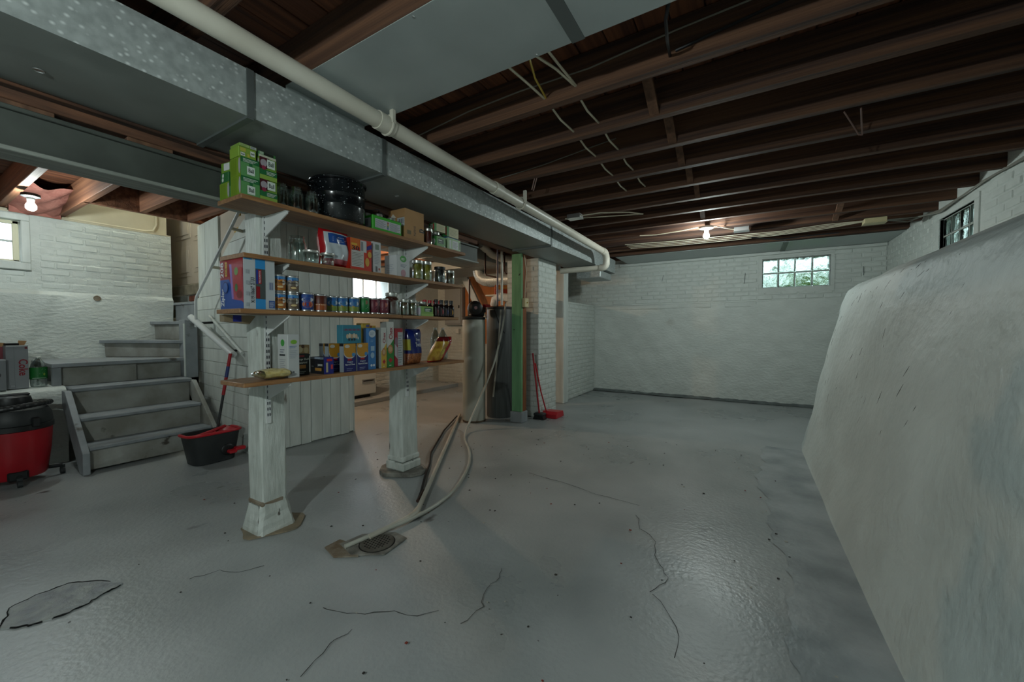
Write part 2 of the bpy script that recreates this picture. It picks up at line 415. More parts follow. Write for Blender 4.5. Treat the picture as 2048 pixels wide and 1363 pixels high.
for i in range(150):
    x, y = rr.uniform(-3.2, .3), rr.uniform(.4, 4.2); s = rr.uniform(.002, .006); h = rr.random()
    g.cbox(x - s, x + s * rr.uniform(.5, 1.5), y - s, y + s, .0, .003, .0008, 0 if h < .6 else (1 if h < .8 else 2))
mk('floor_debris', g, [cm('2E2B28', .8), cm('B9B6AB', .8), cm('8A3A2A', .8)], floor, kind='stuff')
# ---- back wall
WB = (0.151, 0.975, 1.782, 2.221)
wb = struct('wall_back', wall_boxes(G(), 'y', 7.2, 7.45, -3.3, 1.75, -.05, 2.62, [WB]), [M_WALL], 'white painted brick and plaster back wall with a glass block window')
def plaster(u, v):
    x = -2.56 + 4.2 * u; z = 1.56 * v
    e = .012 + .01 * math.sin(5.1 * x + 2 * z) * math.sin(3.7 * z + x) + .006 * math.sin(17 * x) * math.sin(13 * z + 2 * x)
    if v < .12: e += .012 * math.sin(40 * x) * math.sin(60 * z + 9 * x)
    if u in (0, 1) or v == 1: e = 0
    return (x, 7.196 - max(e, .0), z + (.03 * math.sin(2.2 * x) if v == 1 else 0))
mk('plaster_coat', G().grid(plaster, 110, 46), M_WALL, wb, smooth=True)
lay_bricks(wb, 'y', 7.2, -1, -3.0, 1.57, 1.60, 2.36, [WB], proud=.01)
mk('brick_ledge', G().prism([(7.2, 1.5), (7.176, 1.505), (7.17, 1.52), (7.174, 1.575), (7.2, 1.585)], -2.5, -.55, 'x'), M_WALL, wb, bevel=.006)
mk('brick_ledge', G().prism([(7.2, 1.5), (7.18, 1.505), (7.176, 1.575), (7.2, 1.585)], -.35, .08, 'x'), M_WALL, wb, bevel=.006)
for x, z, l, a in ((-1.32, 1.98, .1, .1), (-.09, 1.87, .16, .05), (1.33, 1.9, .12, 0)):
    mk('wall_nail', G().tube([(x, 7.2, z), (x + .005, 7.185, z), (x + a * .3, 7.18, z + l)], .004, 6), M_SEAM, wb)
struct('trim_6', G().grid(lambda u, v: (-2.55 + 4.1 * u, 7.19 - .075 * v - .012 * math.sin(23 * u) * v - .006 * math.sin(71 * u) * v, .035 * (1 - v) + .004), 90, 3), mat('curb_paint', '6E7574', .6, '555B5A', 9, bump=.5), 'dark grey painted curb at the foot of the back wall')
g = G(); r6 = random.Random(21)
def strip(u, v):
    y = -.5 + 5.1 * u; x1 = .46 + (.015 * max(0, 2.6 - y)); w = .34 + .04 * math.sin(2.2 * y) + .02 * math.sin(7.3 * y + 1) + .012 * math.sin(23 * y) + .008 * math.sin(51 * y)
    return (x1 - w * (1 - v), y, .0012 + .0008 * v + fz(x1 - w * (1 - v), y) - .002)
mk('bare_concrete_strip', g.grid(strip, 100, 10), mat('bare_strip', 'A0A6A8', .4, '7C8385', 4, bump=.5, bscale=45, lo=.3, hi=.62, bdist=.006), floor, smooth=True)
# ---- right: rubble bulge + upper wall
def bulge(u, v):
    y = -3.0 + 10.2 * u
    prof = [(.43, -.02), (.445, .02), (.47, .12), (.519, .3), (.555, .52), (.589, .75), (.63, 1.0), (.675, 1.24), (.71, 1.40), (.745, 1.49), (.81, 1.545), (.95, 1.61), (1.12, 1.70), (1.35, 1.815), (1.60, 1.945)]
    k = v * (len(prof) - 1); i = min(int(k), len(prof) - 2); t = k - i
    x = prof[i][0] * (1 - t) + prof[i + 1][0] * t; z = prof[i][1] * (1 - t) + prof[i + 1][1] * t
    rec = max(0, (y - 4.55)); s = 1 - min(.5, .30 * rec ** 1.25 / 2.0)
    if y > 4.55: x = 1.6 - (1.6 - x) * s; z = z * (1 - .02 * rec) if v > .5 else z
    near = max(0, 2.6 - y); x += .015 * near * (1 - v)
    fade = math.sin(PI * min(1, max(0, v))) 
    x += fade * (.022 * math.sin(2.1 * y + 2.4 * z) + .014 * math.sin(4.7 * y - 3.1 * z + 1) + .007 * math.sin(9.5 * z + 6 * y))
    if v < .02: x += .01 * math.sin(6 * y)
    return (x, y, z)
wr = struct('wall_right', G().grid(bulge, 150, 56), M_BULGE, 'bulging rough plastered foundation wall, painted white, along the right', smooth=True)
g = G(); rr = random.Random(5)
for i in range(60):
    u = (rr.uniform(2.3, 4.7) + 3) / 10.2; v = rr.uniform(.3, .66); p = bulge(u, v); k = rr.uniform(.08, .5); q = bulge(u + k * .003, v - k * .02); r = bulge(u + k * .008, v - k * .045)
    s = rr.uniform(.0006, .0016); g.tube([p, q, r], [.0005, s, .0005], 4)
mk('plaster_crack', g, cm('2B2A28', .9), wr, kind='stuff')
WR = (4.78, 5.49, 1.88, 2.22)
wru = struct('wall_right_upper', wall_boxes(G(), 'x', 1.58, 1.85, -3, 7.45, 1.5, 2.62, [WR]), M_WALL, 'white painted block wall above the bulging foundation, with a glass block window')
lay_bricks(wru, 'x', 1.58, -1, 3.0, 7.19, 1.94, 2.35, [(4.66, 5.62, 1.8, 2.34)])
# ---- left wall, with ledge
WL = (.18, .805, 1.80, 2.205)
wl = struct('wall_left', wall_boxes(G(), 'x', -6.3, -6.0, -3, 1.95, -.05, 2.26, [WL]), M_WALL, 'white painted brick wall on the left beside the stairs')
lay_bricks(wl, 'x', -6.0, 1, .92, 1.95, 1.55, 2.25, proud=.004, rnd=random.Random(9))
lay_bricks(wl, 'x', -6.0, 1, -.2, .9, 1.52, 1.74, proud=.004, rnd=random.Random(8))
def lplast(u, v):
    y = -1 + 2.95 * u; z = 1.53 * v
    e = .03 + .014 * math.sin(4.1 * y + 3 * z) + .008 * math.sin(11 * z + 5 * y) + (.02 if (y < 1.0 - .35 * (1.5 - z)) else 0)
    if v == 1: e = 0
    return (-6 + e, y, z)
mk('plaster_coat', G().grid(lplast, 70, 40), M_WALL, wl, smooth=True)
mk('wall_hole', G().lathe([(.03, 0), (.026, .004), (.012, -.004)], n=12), [M_RUST], wl).matrix_local = __import__('mathutils').Matrix.Translation((-5.965, 1.3, 1.48)) @ __import__('mathutils').Matrix.Rotation(PI / 2, 4, 'Y')
struct('wall_left_far', wall_boxes(G(), 'x', -6.3, -6.0, 2.3, 7.0, -.05, 2.62, [(4.42, 5.3, 1.58, 2.12)]), M_WALL, 'white wall of the back room beyond the shelves')
struct('wall_behind', G().box(-6.3, 1.85, -3.2, -3.0, -.05, 2.62), M_WALL, 'white basement wall behind the viewer')
struct('wall_left_upper', G().box(-6.42, -6.06, -3, 1.93, 2.26, 4.2), M_CREAM, 'cream plaster wall of the stairwell above the brick')
def ledge(u, v):
    y = -3 + 3.9 * u
    pr = [(-5.06, 0), (-5.05, .3), (-5.06, .56), (-5.085, .625), (-5.13, .648), (-5.3, .652), (-5.6, .656), (-6.0, .66)]
    k = v * 7; i = min(int(k), 6); t = k - i
    x = pr[i][0] * (1 - t) + pr[i + 1][0] * t; z = pr[i][1] * (1 - t) + pr[i + 1][1] * t
    f = math.sin(PI * v); return (x + f * .015 * math.sin(6 * y + 4 * z), y, z + .004 * f * math.sin(9 * y))
g = G().grid(ledge, 50, 20); g.prism([(-5.06, 0), (-5.06, .56), (-5.13, .648), (-6, .66), (-6, 0)], .89, .9, 'y')
struct('trim_1', g, M_WALL, 'low white plastered ledge along the left wall', smooth=True)
# ---- back room walls
wbr = struct('wall_back_room', G().box(-6.3, -3.25, 6.7, 6.95, -.05, 2.62).box(-3.3, -3.05, 6.7, 7.45, -.05, 2.62), M_WALL, 'white brick wall at the end of the back room')
lay_bricks(wbr, 'y', 6.7, -1, -5.99, -4.9, .02, 1.02)
wlf = bpy.data.objects['wall_left_far']
WX = (4.45, 5.24, 1.62, 2.12)
lay_bricks(wlf, 'x', -6.0, 1, 4.25, 6.68, .1, 1.05)
# ---- low brick wall, pillar, boxed post
lw = struct('wall_low', G().box(-2.76, -2.526, 5.75, 7.19, 0, 1.585), M_MORTAR, 'low white painted brick wall by the back corner')
lay_bricks(lw, 'x', -2.526, 1, 5.76, 7.17, .0, 1.57, proud=.005)
mk('cap_course', G().cbox(-2.77, -2.515, 5.75, 7.18, 1.565, 1.6, .01), M_BRICK, lw)
pl = struct('wall_pillar', G().box(-2.82, -2.348, 4.535, 5.075, 0, 2.07), M_MORTAR, 'white painted brick pillar under the duct')
lay_bricks(pl, 'x', -2.348, 1, 4.53, 5.08, 0, 2.07, proud=.005); lay_bricks(pl, 'y', 4.535, -1, -2.82, -2.34, 0, 2.07, proud=.005)
mk('boxed_post', G().cbox(-2.62, -2.45, 5.59, 5.755, 0, 2.06, .006), M_WHITEW, label='white painted boxed post between brick pillar and low wall', cat='post', bevel=0)
# ---- ceiling: backing, boards, joists, braces
JZ = 2.33
ceil = struct('ceiling', G().box(-6.3, 1.85, -3.2, 1.2, 2.555, 2.62).box(-5.2, 1.85, 1.2, 7.45, 2.555, 2.62).box(-6.3, -5.2, 2.6, 7.45, 2.555, 2.62), M_SUB, 'dark wooden floor structure overhead with open joists')
bs = G().cbox(-.068, .068, -.5, .5, -.012, .012, .004); src = None
rr = random.Random(2)
for i in range(57):
    x = -6.22 + i * .142
    if x > 1.75: break
    y1 = 7.4 if x > -5.15 else 1.15
    o = mk('subfloor_board', bs, M_SUB, ceil, world=False) if src is None else inst(src, ceil)
    src = src or o
    o.location = (x, (-3 + y1) / 2, 2.545 + rr.uniform(-.003, .003)); o.scale = (1, (y1 + 3), 1)
NY = [1.95 + .405 * k for k in range(-11, 13)]
jg = G().cbox(-.5, .5, -.052, 0, 0, .2, .003); srcR = srcL = None
for y in NY:
    if y < 7.1:
        o = mk('joist', jg, M_JOIST, ceil, world=False) if srcR is None else inst(srcR, ceil)
        srcR = srcR or o; o.location = (-.42, y, JZ); o.scale = (4.02, 1, 1); o.rotation_euler = (0, 0, rr.uniform(-.002, .002))
for k, y in enumerate([.72 + .383 * k for k in range(-9, 17)]):
    x0 = -6.05 if y < 1.2 or y > 2.5 else -5.15
    o = mk('joist', jg, M_JOISTL, ceil, world=False) if srcL is None else inst(srcL, ceil)
    srcL = srcL or o; o.location = ((x0 - 2.43) / 2, y, 2.3); o.scale = (-x0 - 2.43, 1, 1.1)
mk('header_joist', G().cbox(-5.2, -5.15, 1.06, 2.6, 2.3, 2.53, .003), M_JOISTL, ceil)
mk('rim_joist', G().cbox(-6.05, -6.01, -3, 1.1, 2.3, 2.53, .003), M_JOISTL, ceil)
for (x, k, w) in ((-.47, 0, .05), (-.44, 1, .05), (-.44, 2, .045), (-.43, 3, .045), (-.42, 4, .04), (-.45, 6, .045), (-.44, 7, .045), (.75, 7, .05), (.78, 8, .05)):
    y = 1.95 + .405 * k
    mk('cross_brace', G().prism([(y - .004, 2.5), (y + .012, 2.52), (y + .362, 2.355), (y + .35, 2.335)], x - w / 2, x + w / 2, 'x'), M_BRACE, ceil)
for (x, y) in ((-1.05, -.08), (-3.3, -.2)):
    mk('cross_brace', G().cbox(x - .02, x + .03, y, y + .353, 2.36, 2.5, .003), M_BRACE, ceil)
ins = mk('insulation_batt', G().grid(lambda u, v: (-5.45 - .55 * u + .02 * math.sin(9 * v), .735 + .33 * v, 2.47 - .16 * u - .05 * math.sin(PI * v) + .012 * math.sin(14 * u + 11 * v)), 16, 14).grid(lambda u, v: (-5.98 + .012 * math.sin(12 * u), .735 + .33 * u, 2.5 - .24 * v), 8, 8), M_INS, label='pink fibreglass insulation stuffed between the left joists', cat='insulation', smooth=True)
# ---- steel beam with wooden plates
bm = thing('steel_beam', 'long dark steel beam carried by the white posts', 'beam', (-2.4, 1, 1.805))
mk('lower_flange', G().cbox(-2.475, -2.325, -3, 3.2, 1.805, 1.822, .003), M_STEELW, bm)
mk('web', G().box(-2.408, -2.345, -3, 3.2, 1.822, 1.955), M_STEEL, bm)
mk('upper_flange', G().cbox(-2.475, -2.325, -3, 3.2, 1.955, 1.972, .003), M_STEEL, bm)
mk('wood_plate', G().cbox(-2.47, -2.34, -3, 3.2, 1.995, 2.035, .003), M_PLATE, bm)
mk('wood_plate', G().cbox(-2.53, -2.408, -3, 4.53, 2.075, 2.33, .003), M_PLATE, bm)
for y in (-.4, .25, .62, 1.05, 1.7, 2.4, 2.9): mk('shim_block', G().cbox(-2.47, -2.345, y, y + .16, 1.972, 1.995, .002), M_BRACE, bm)
# ---- windows
def block_window(name, axis, face, out, u, z, nu, nv, label, frame_w=.05):
    u0, u1 = u; z0, z1 = z; t = .024
    def bx(g, a, b, c, d, p, q):
        return g.box(a, b, min(p, q), max(p, q), c, d) if axis == 'y' else g.box(min(p, q), max(p, q), a, b, c, d)
    g = G(); du = (u1 - u0) / nu; dz = (z1 - z0) / nv
    for i in range(nu + 1): x = u0 + du * i; bx(g, x - .004, x + .004, z0, z1, face + out * .025, face + out * .1)
    for j in range(nv + 1): y = z0 + dz * j; bx(g, u0 - .004, u1 + .004, y - .004, y + .004, face + out * .025, face + out * .1)
    w = struct(name, g, M_MORTAR, label)
    s = None
    for i in range(nu):
        for j in range(nv):
            if s is None:
                gg = G(); a, b = du / 2 - .004, dz / 2 - .004
                gg.cbox(-a, a, -.04, .04, -b, b, .008)
                s = o = mk('glass_block', gg, M_BLOCK, w, world=False, smooth=False)
            else: o = inst(s, w)
            c = (u0 + du * (i + .5), face + out * .062, z0 + dz * (j + .5))
            o.location = c if axis == 'y' else (c[1], c[0], c[2])
            if axis == 'x': o.rotation_euler = (0, 0, PI / 2)
    g = G(); f = frame_w
    for (a, b, c, d) in ((u0 - f, u1 + f, z1, z1 + f * .6), (u0 - f, u1 + f, z0 - f * 1.6, z0), (u0 - f, u0, z0, z1), (u1, u1 + f, z0, z1)): bx(g, a, b, c, d, face - out * .012, face + out * .1)
    mk('window_surround', g, M_WALL, w, bevel=.004)
    return w
block_window('window_1', 'y', 7.2, 1, (WB[0], WB[1]), (WB[2], WB[3]), 4, 2, 'glass block window of eight blocks in the back wall')
block_window('window_2', 'x', 1.58, 1, (WR[0], WR[1]), (WR[2], WR[3]), 4, 2, 'glass block window high in the right wall', .08)
g = G()
for a, b, c, d in ((.15, .86, 2.19, 2.25), (.15, .86, 1.72, 1.79), (.80, .86, 1.79, 2.19), (.15, .2, 1.79, 2.19)): g.cbox(-6.06, -5.97, a, b, c, d, .006)
w3 = struct('window_3', g, M_WHITEW, 'white framed window with grubby panes in the left wall')
mk('sash', G().cbox(-6.1, -6.06, .2, .235, 1.79, 2.19, .004).cbox(-6.1, -6.06, .76, .80, 1.79, 2.19, .004).cbox(-6.1, -6.06, .2, .8, 1.79, 1.82, .004).cbox(-6.1, -6.06, .2, .8, 2.16, 2.19, .004), mat('sash_cream', 'D8D2B4', .5), w3)
mk('muntin', G().cbox(-6.09, -6.065, .235, .76, 1.985, 2.005, .003), M_WHITEW, w3)
mk('window_pane', G().box(-6.082, -6.078, .235, .76, 2.005, 2.16), M_WIN, w3); mk('window_pane', G().box(-6.082, -6.078, .235, .76, 1.82, 1.985), M_WIN, w3)
# back room window: bright boarded frosted panes
g = G()
for a, b, c, d in ((4.36, 5.36, 2.12, 2.18), (4.36, 5.36, 1.5, 1.58), (4.36, 4.42, 1.58, 2.12), (5.3, 5.36, 1.58, 2.12)): g.cbox(-6.0, -5.95, a, b, c, d, .006)
w4 = struct('window_4', g, M_WHITEW, 'bright window of the back room behind the shelf')
for i in range(3): mk('window_pane', G().box(-6.03, -6.02, 4.425 + .292 * i, 4.705 + .292 * i, 1.58, 2.12), M_FROST, w4)
for i in (1, 2): mk('muntin', G().cbox(-6.04, -6.0, 4.415 + .292 * i, 4.43 + .292 * i, 1.58, 2.12, .003), M_WHITEW, w4)
# ---- outside
struct('ground_outside', G().box(-14, 14, 7.5, 16, 1.2, 1.3).box(1.9, 14, -8, 7.5, 1.3, 1.4).box(-14, -6.45, -8, 7.5, 1.3, 1.4), M_OUT, 'ground outside the basement windows')
def shrub(x, y, z, sx, sy, h, label, seed):
    r = random.Random(seed); t = thing('shrub', label, 'shrub', (x, y, z)); g = G()
    for i in range(900):
        p = Vector((r.gauss(0, sx), r.gauss(0, sy), abs(r.gauss(h * .5, h * .28)))); a, b = r.uniform(0, 6.3), r.uniform(-.9, .9); l = r.uniform(.07, .14)
        d = Vector((math.cos(a) * math.cos(b), math.sin(a) * math.cos(b), math.sin(b))); w = d.cross(Vector((r.random(), r.random(), r.random()))).normalized() * l * .3; n = d.cross(w).normalized() * .008
        g.add([p, p + d * l * .5 + w + n, p + d * l, p + d * l * .5 - w + n], [(0, 1, 2, 3)])
    mk('foliage', g, M_LEAF, t, world=False, kind='stuff')
    mk('stem', G().tube([(0, 0, -.02), (.02, .01, h * .4), (0, .03, h * .8)], [.02, .014, .006], 6).tube([(0, 0, 0), (sx * .6, sy * .4, h * .6)], [.014, .005], 5).tube([(0, 0, 0), (-sx * .6, -sy * .4, h * .6)], [.014, .005], 5), M_BRACE, t, world=False)
shrub(.75, 8.1, 1.3, .45, .15, .9, 'leafy shrub outside the back glass block window', 1)
shrub(3.3, 5.9, 1.4, .2, .5, .8, 'leafy shrub outside the right glass block window', 2)
# ================================================================== DUCTS AND PIPES
D = thing('main_duct', 'long rectangular galvanized trunk duct hung under the joists', 'duct', (-2.15, 1, 2.085))
seams = [-2.2, -.75, .897, 1.637, 3.972, 5.483, 6.5]
for i in range(len(seams) - 1):
    y0, y1 = seams[i], seams[i + 1]; z0 = 2.085 if i < 4 else 2.075
    g = G(); x0, x1, z1 = -2.4, -1.9, 2.29
    if i == 5: x1 = -1.93
    g.add([(x1, y0, z0), (x1, y1, z0), (x1, y1, z1), (x1, y0, z1)], [(0, 1, 2, 3)], 0)
    # bottom and back, cross-broken for stiffness
    c = ((x0 + x1) / 2, (y0 + y1) / 2, z0 - .006)
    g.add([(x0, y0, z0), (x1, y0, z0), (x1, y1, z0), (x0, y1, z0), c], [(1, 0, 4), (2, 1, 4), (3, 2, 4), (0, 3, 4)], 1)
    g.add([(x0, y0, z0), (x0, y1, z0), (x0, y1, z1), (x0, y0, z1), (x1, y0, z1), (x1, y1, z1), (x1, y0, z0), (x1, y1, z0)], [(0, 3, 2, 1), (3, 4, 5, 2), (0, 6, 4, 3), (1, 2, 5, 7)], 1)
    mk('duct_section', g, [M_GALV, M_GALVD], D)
    if 0 < i:
        mk('drive_cleat', G().box(x1 - .002, x1 + .006, y0 - .004, y0 + .026, z0 - .004, z1).box(x0, x1 + .004, y0 - .004, y0 + .024, z0 - .01, z0), M_SEAM, D)
mk('end_cap', G().cbox(-2.38, -1.95, 6.5, 6.52, 2.08, 2.285, .004), M_GALVD, D)
for x, y in ((-2.2, .35), (-2.12, 1.95), (-2.15, 4.4)): mk('plug', G().lathe([(.016, 2.0795), (.014, 2.077), (.012, 2.081)], (x, y, 0), 14), M_SILVER, D, True)
ub = mk('branch_duct', G().cbox(-2.38, -1.98, 5.9, 6.45, 1.955, 2.062, .01), M_GALV, label='short galvanized box under the far end of the trunk duct', cat='duct')
pn = thing('joist_panning', 'large flat sheet metal panel closing a joist bay overhead', 'sheet metal', (-.6, 1.3, JZ - .006))
mk('metal_sheet', G().box(-1.93, -.62, 1.085, 1.535, JZ - .006, JZ - .003), M_SHEET, pn)
mk('metal_sheet', G().box(-.66, 1.5, 1.085, 1.53, JZ - .009, JZ - .006), M_SHEET, pn)
mk('seam_strip', G().box(-.64, -.585, 1.085, 1.535, JZ - .011, JZ - .009), M_SEAM, pn)
mk('edge_flange', G().box(-1.935, -1.93, 1.085, 1.535, JZ - .03, JZ - .003), M_SHEET, pn)
for i in range(9): mk('nail', G().lathe([(.005, 0), (.003, -.002)], (-1.7 + i * .3, 1.52 if i % 2 else 1.1, JZ - .006), 8), M_SILVER, pn)
pb = thing('back_panning', 'painted sheet metal panel along the top of the back wall', 'sheet metal', (-.2, 6.75, JZ - .004))
mk('metal_sheet', G().box(-1.9, .4, 6.42, 7.195, JZ - .004, JZ - .001), M_SHEET, pb); mk('metal_sheet', G().box(.4, 1.57, 6.42, 7.195, JZ - .007, JZ - .004), M_SHEET, pb)
mk('seam_strip', G().box(.37, .43, 6.42, 7.19, JZ - .016, JZ - .007), M_SEAM, pb)
mk('wall_strip', G().cbox(-2.05, 1.57, 7.16, 7.195, JZ - .05, JZ - .01, .004), M_WALL, pb)
# white drain pipe
dp = thing('drain_pipe', 'long white plastic drain pipe running beside the trunk duct', 'pipe', (-1.7, 2.5, 2.2))
zc = lambda y: 2.272 - .016 * max(0, y - .5) - .0005 * y
pts = [(-1.7, y, zc(y)) for y in (-3, -1, .5, 1.5, 2.7, 4, 5.12)]
mk('pipe', G().tube(pts, .042, 18), M_PVC, dp, True)
el = [(-1.7, 5.1, zc(5.1))] + [(-1.7, 5.2 + .11 * math.sin(a), 2.1 + .11 * math.cos(a) + (zc(5.1) - 2.21)) for a in [0, .3, .6, .9, 1.2, PI / 2]]
zb = 2.0
el += [(-1.7, 5.31, 2.08)] + [(-1.76 + .06 * math.cos(a), 5.31, 2.06 - .06 * math.sin(a)) for a in (0.2, .6, 1.0, 1.4)] + [(-1.79, 5.31, zb)]
mk('elbow', G().tube(el, .047, 16), M_PVC, dp, True)
mk('pipe', G().tube([(-1.78, 5.31, zb), (-2.345, 5.22, zb - .015)], .038, 16), M_PVC, dp, True)
for y in (1.48, 2.58): mk('coupling', G().tube([(-1.7, y - .05, zc(y - .05)), (-1.7, y + .05, zc(y + .05))], .048, 18), M_PVC, dp, True)
for y in (1.5, 2.95):
    mk('hanger', G().tube([(-1.7 + .05 * math.cos(a), y, zc(y) + .05 * math.sin(a)) for a in [2 * PI * k / 20 for k in range(21)]], .006, 6).box(-1.67, -1.645, y - .01, y + .01, zc(y), JZ), M_PVC, dp, True)
# ================================================================== POSTS, BRACKETS, SHELVES
SH = dict(s1=1.797, s2=1.519, s3=1.25, s4=.889)
def post(y0, y1, label, top, seed, wob, flare=.1):
    r = random.Random(seed); t = thing('support_post', label, 'post', (-2.397, (y0 + y1) / 2, 0)); yc = (y0 + y1) / 2; hy = (y1 - y0) / 2; hx = .072
    def f(u, v):
        a = u * 8; k = int(a) % 8; c = .010
        P = [(hx - c, -hy), (hx, -hy + c), (hx, hy - c), (hx - c, hy), (-hx + c, hy), (-hx, hy - c), (-hx, -hy + c), (-hx + c, -hy)][k]
        z = .13 + (top - .13) * v; fl = 1 + flare * max(0, .25 - v) * 1.2
        return (-2.397 + P[0] * fl + .003 * math.sin(9 * z + k), yc + P[1] * fl + .003 * math.sin(7 * z + 2 * k), z)
    mk('post_shaft', G().grid(f, 8, 40), M_POST, t)
    g = G()
    if wob < .3:   # cast plinth
        b = [(.105, .09), (.1, .1)]
        def pf(u, v):
            k = int(round(u * 8)) % 8; c = .02; hh = .105 - .028 * min(1, v * 1.0); 
            P = [(hh - c, -hh), (hh, -hh + c), (hh, hh - c), (hh - c, hh), (-hh + c, hh), (-hh, hh - c), (-hh, -hh + c), (-hh + c, -hh)][k]
            return (-2.397 + P[0] + r.uniform(-.003, .003), yc + P[1] + r.uniform(-.003, .003), .155 * min(v, 1) + (.012 if k in (1, 2) and v == 1 else 0))
        g.grid(pf, 8, 6)
        mk('plinth', g, M_POST, t)
        mk('exposed_wood', G().cbox(-2.397 - .078, -2.397 + .078, yc - hy - .006, yc + hy - .02, .148, .178, .008), M_RUST, t)
        mk('bare_ring', G().prism([(-2.397 + .16 * math.cos(a) * (1 + .15 * math.sin(3 * a)), yc + .02 + .16 * math.sin(a) * (1 + .12 * math.cos(5 * a)), ) for a in [2 * PI * k / 22 for k in range(22)]], -.004, .004, 'z'), mat('bare_tan', '8C7E68', .8, '77705F', 18), t)
    else:
        for (a, b, c, d, z0, z1) in ((-.1, .0, -.1, .1, .03, .1), (.002, .1, -.1, .1, .03, .095), (-.09, .09, -.095, .095, .1, .145)):
            mk('plinth_brick', G().cbox(-2.397 + a, -2.397 + b, yc + c, yc + d, z0, z1, .01), M_POST, t)
        mk('concrete_pad', G().prism([(-2.397 + .17 * math.cos(a) * (1 + .2 * math.sin(2 * a + 1)), yc + .17 * math.sin(a) * (1 + .15 * math.cos(3 * a))) for a in [2 * PI * k / 14 for k in range(14)]], -.004, .03, 'z'), M_CONC, t, bevel=.006)
    st = mk('shelf_standard', G().box(-2.326, -2.314, yc - .032 - .012, yc - .032 + .014, .62, 1.8), M_BRKT, t)
    g = G()
    for i in range(35):
        z = .66 + i * .0325
        for dy in (-.036, -.025): g.box(-2.3145, -2.3125, yc + dy - .0022, yc + dy + .0022, z, z + .017)
    mk('slots', g, cm('1C2030', .6), st, kind='stuff')
    for k in ('s1', 's2', 's3', 's4'):
        z = SH[k] - .022; y = yc - .032
        if k == 's4': z -= .0005
        mk('shelf_bracket', G().prism([(-2.32, z - .115), (-2.32, z - .001), (-2.09, z - .001), (-2.09, z - .016), (-2.285, z - .1)], y - .003, y + .003, 'y').box(-2.32, -2.092, y - .01, y + .01, z - .004, z - .001), M_BRKT, t)
    return t
post(1.135, 1.272, 'near white wooden post with cast plinth, carrying the left end of the shelves', 1.803, 1, .1)
post(2.17, 2.335, 'far white wooden post on brick footing, carrying the right end of the shelves', 1.803, 2, .6, .35)
def shelf(z, y0, y1, label, x0=-2.318, x1=-2.075):
    t = thing('wall_shelf', label, 'shelf', ((x0 + x1) / 2, (y0 + y1) / 2, z - .022), 0, 'wooden shelves on the posts')
    mk('board', G().cbox(x0, x1 - .003, y0, y1, z - .022, z, .002), M_SHELF, t)
    mk('front_edge', G().cbox(x1 - .004, x1, y0 + .001, y1 - .001, z - .0215, z - .0005, .001), M_SHELFE, t)
shelf(SH['s1'], .945, 2.665, 'top wooden shelf holding green boxes and the black pot')
shelf(SH['s2'], .95, 2.63, 'second wooden shelf from the top holding jars and the sugar bag')
shelf(SH['s3'], .93, 1.95, 'left board of the third shelf, under the soup cans', x0=-2.318); shelf(SH['s3'] - .002, 1.953, 2.57, 'right board of the third shelf, under the dark bottles')
shelf(SH['s4'], .94, 2.64, 'lowest wooden shelf holding pasta and cereal boxes')
# green post
gp = thing('timber_post', 'green and brown timber post beside the dark tank', 'post', (-2.45, 4.21, 0))
mk('green_face', G().cbox(-2.52, -2.38, 4.154, 4.185, .135, 2.07, .003), M_GREEN, gp); mk('brown_stud', G().cbox(-2.515, -2.382, 4.187, 4.28, .135, 2.07, .003), M_STUD, gp)
mk('grey_foot', G().cbox(-2.535, -2.37, 4.14, 4.292, 0, .135, .005), M_STAIR, gp)
eb = thing('switch_box', 'small cream electrical box on the green post', 'electrical box', (-2.37, 4.21, 1.43)); mk('box', G().cbox(-2.381, -2.335, 4.165, 4.255, 1.42, 1.53, .004), mat('cream_plastic', 'BDB08A', .5), eb)
mk('knob', G().tube([(-2.335, 4.21, 1.475), (-2.325, 4.21, 1.475)], .008, 10), M_BRASS, eb); mk('cable', G().tube([(-2.365, 4.21, 1.53), (-2.36, 4.22, 1.75), (-2.37, 4.26, 1.85), (-2.365, 4.2, 2.05)], .004, 6), M_WIRE, eb)
# ================================================================== STAIRS
ST = thing('staircase', 'grey painted wooden winder stairs leading up to the beige door', 'stairs', (-5.0, 1.3, 0))
Y0, Y1 = .905, 1.745
def tread(x, z, d=.26): mk('tread', G().cbox(x - d, x, Y0, Y1, z - .032, z, .007), M_STAIR, ST)
tread(-4.49, .207); tread(-4.715, .415); mk('tread', G().cbox(-5.99, -4.96, .905, 1.76, .608, .645, .007), M_STAIR, ST)
for x, z0, z1 in ((-4.515, .02, .175), (-4.745, .2, .383), (-4.99, .41, .608)): mk('riser', G().cbox(x - .02, x, Y0, Y1, z0, z1, .002), M_RISER, ST)
sp = [(-4.45, 0), (-4.45, .17), (-4.93, .625), (-5.02, .625), (-5.02, .5), (-4.55, 0)]
mk('stringer', G().prism(sp, .862, .904, 'y'), M_STAIR, ST, bevel=.004); mk('stringer', G().prism(sp, 1.747, 1.785, 'y'), M_RISER, ST, bevel=.004)
mk('tread', G().prism([(-5.17, .835), (-5.17, 1.77), (-5.99, 1.3), (-5.99, .835)], .815, .85, 'z'), M_STAIR, ST, bevel=.006)
mk('riser', G().cbox(-5.25, -5.23, .9, 1.4, .645, .815, .002), M_RISER, ST); mk('riser', G().cbox(-5.29, -5.27, 1.4, 1.77, .645, .815, .002), M_RISER, ST)
mk('tread_block', G().cbox(-5.24, -5.19, .84, .895, .64, .815, .004), M_STAIR, ST)
def quadslab(p, z0, z1, m, name='tread'): mk(name, G().prism(p, z0, z1, 'z'), m, ST, bevel=.005)
quadslab([(-5.99, 1.29), (-5.16, 1.80), (-5.22, 1.88), (-5.99, 1.6)], 1.0, 1.035, M_STAIR)
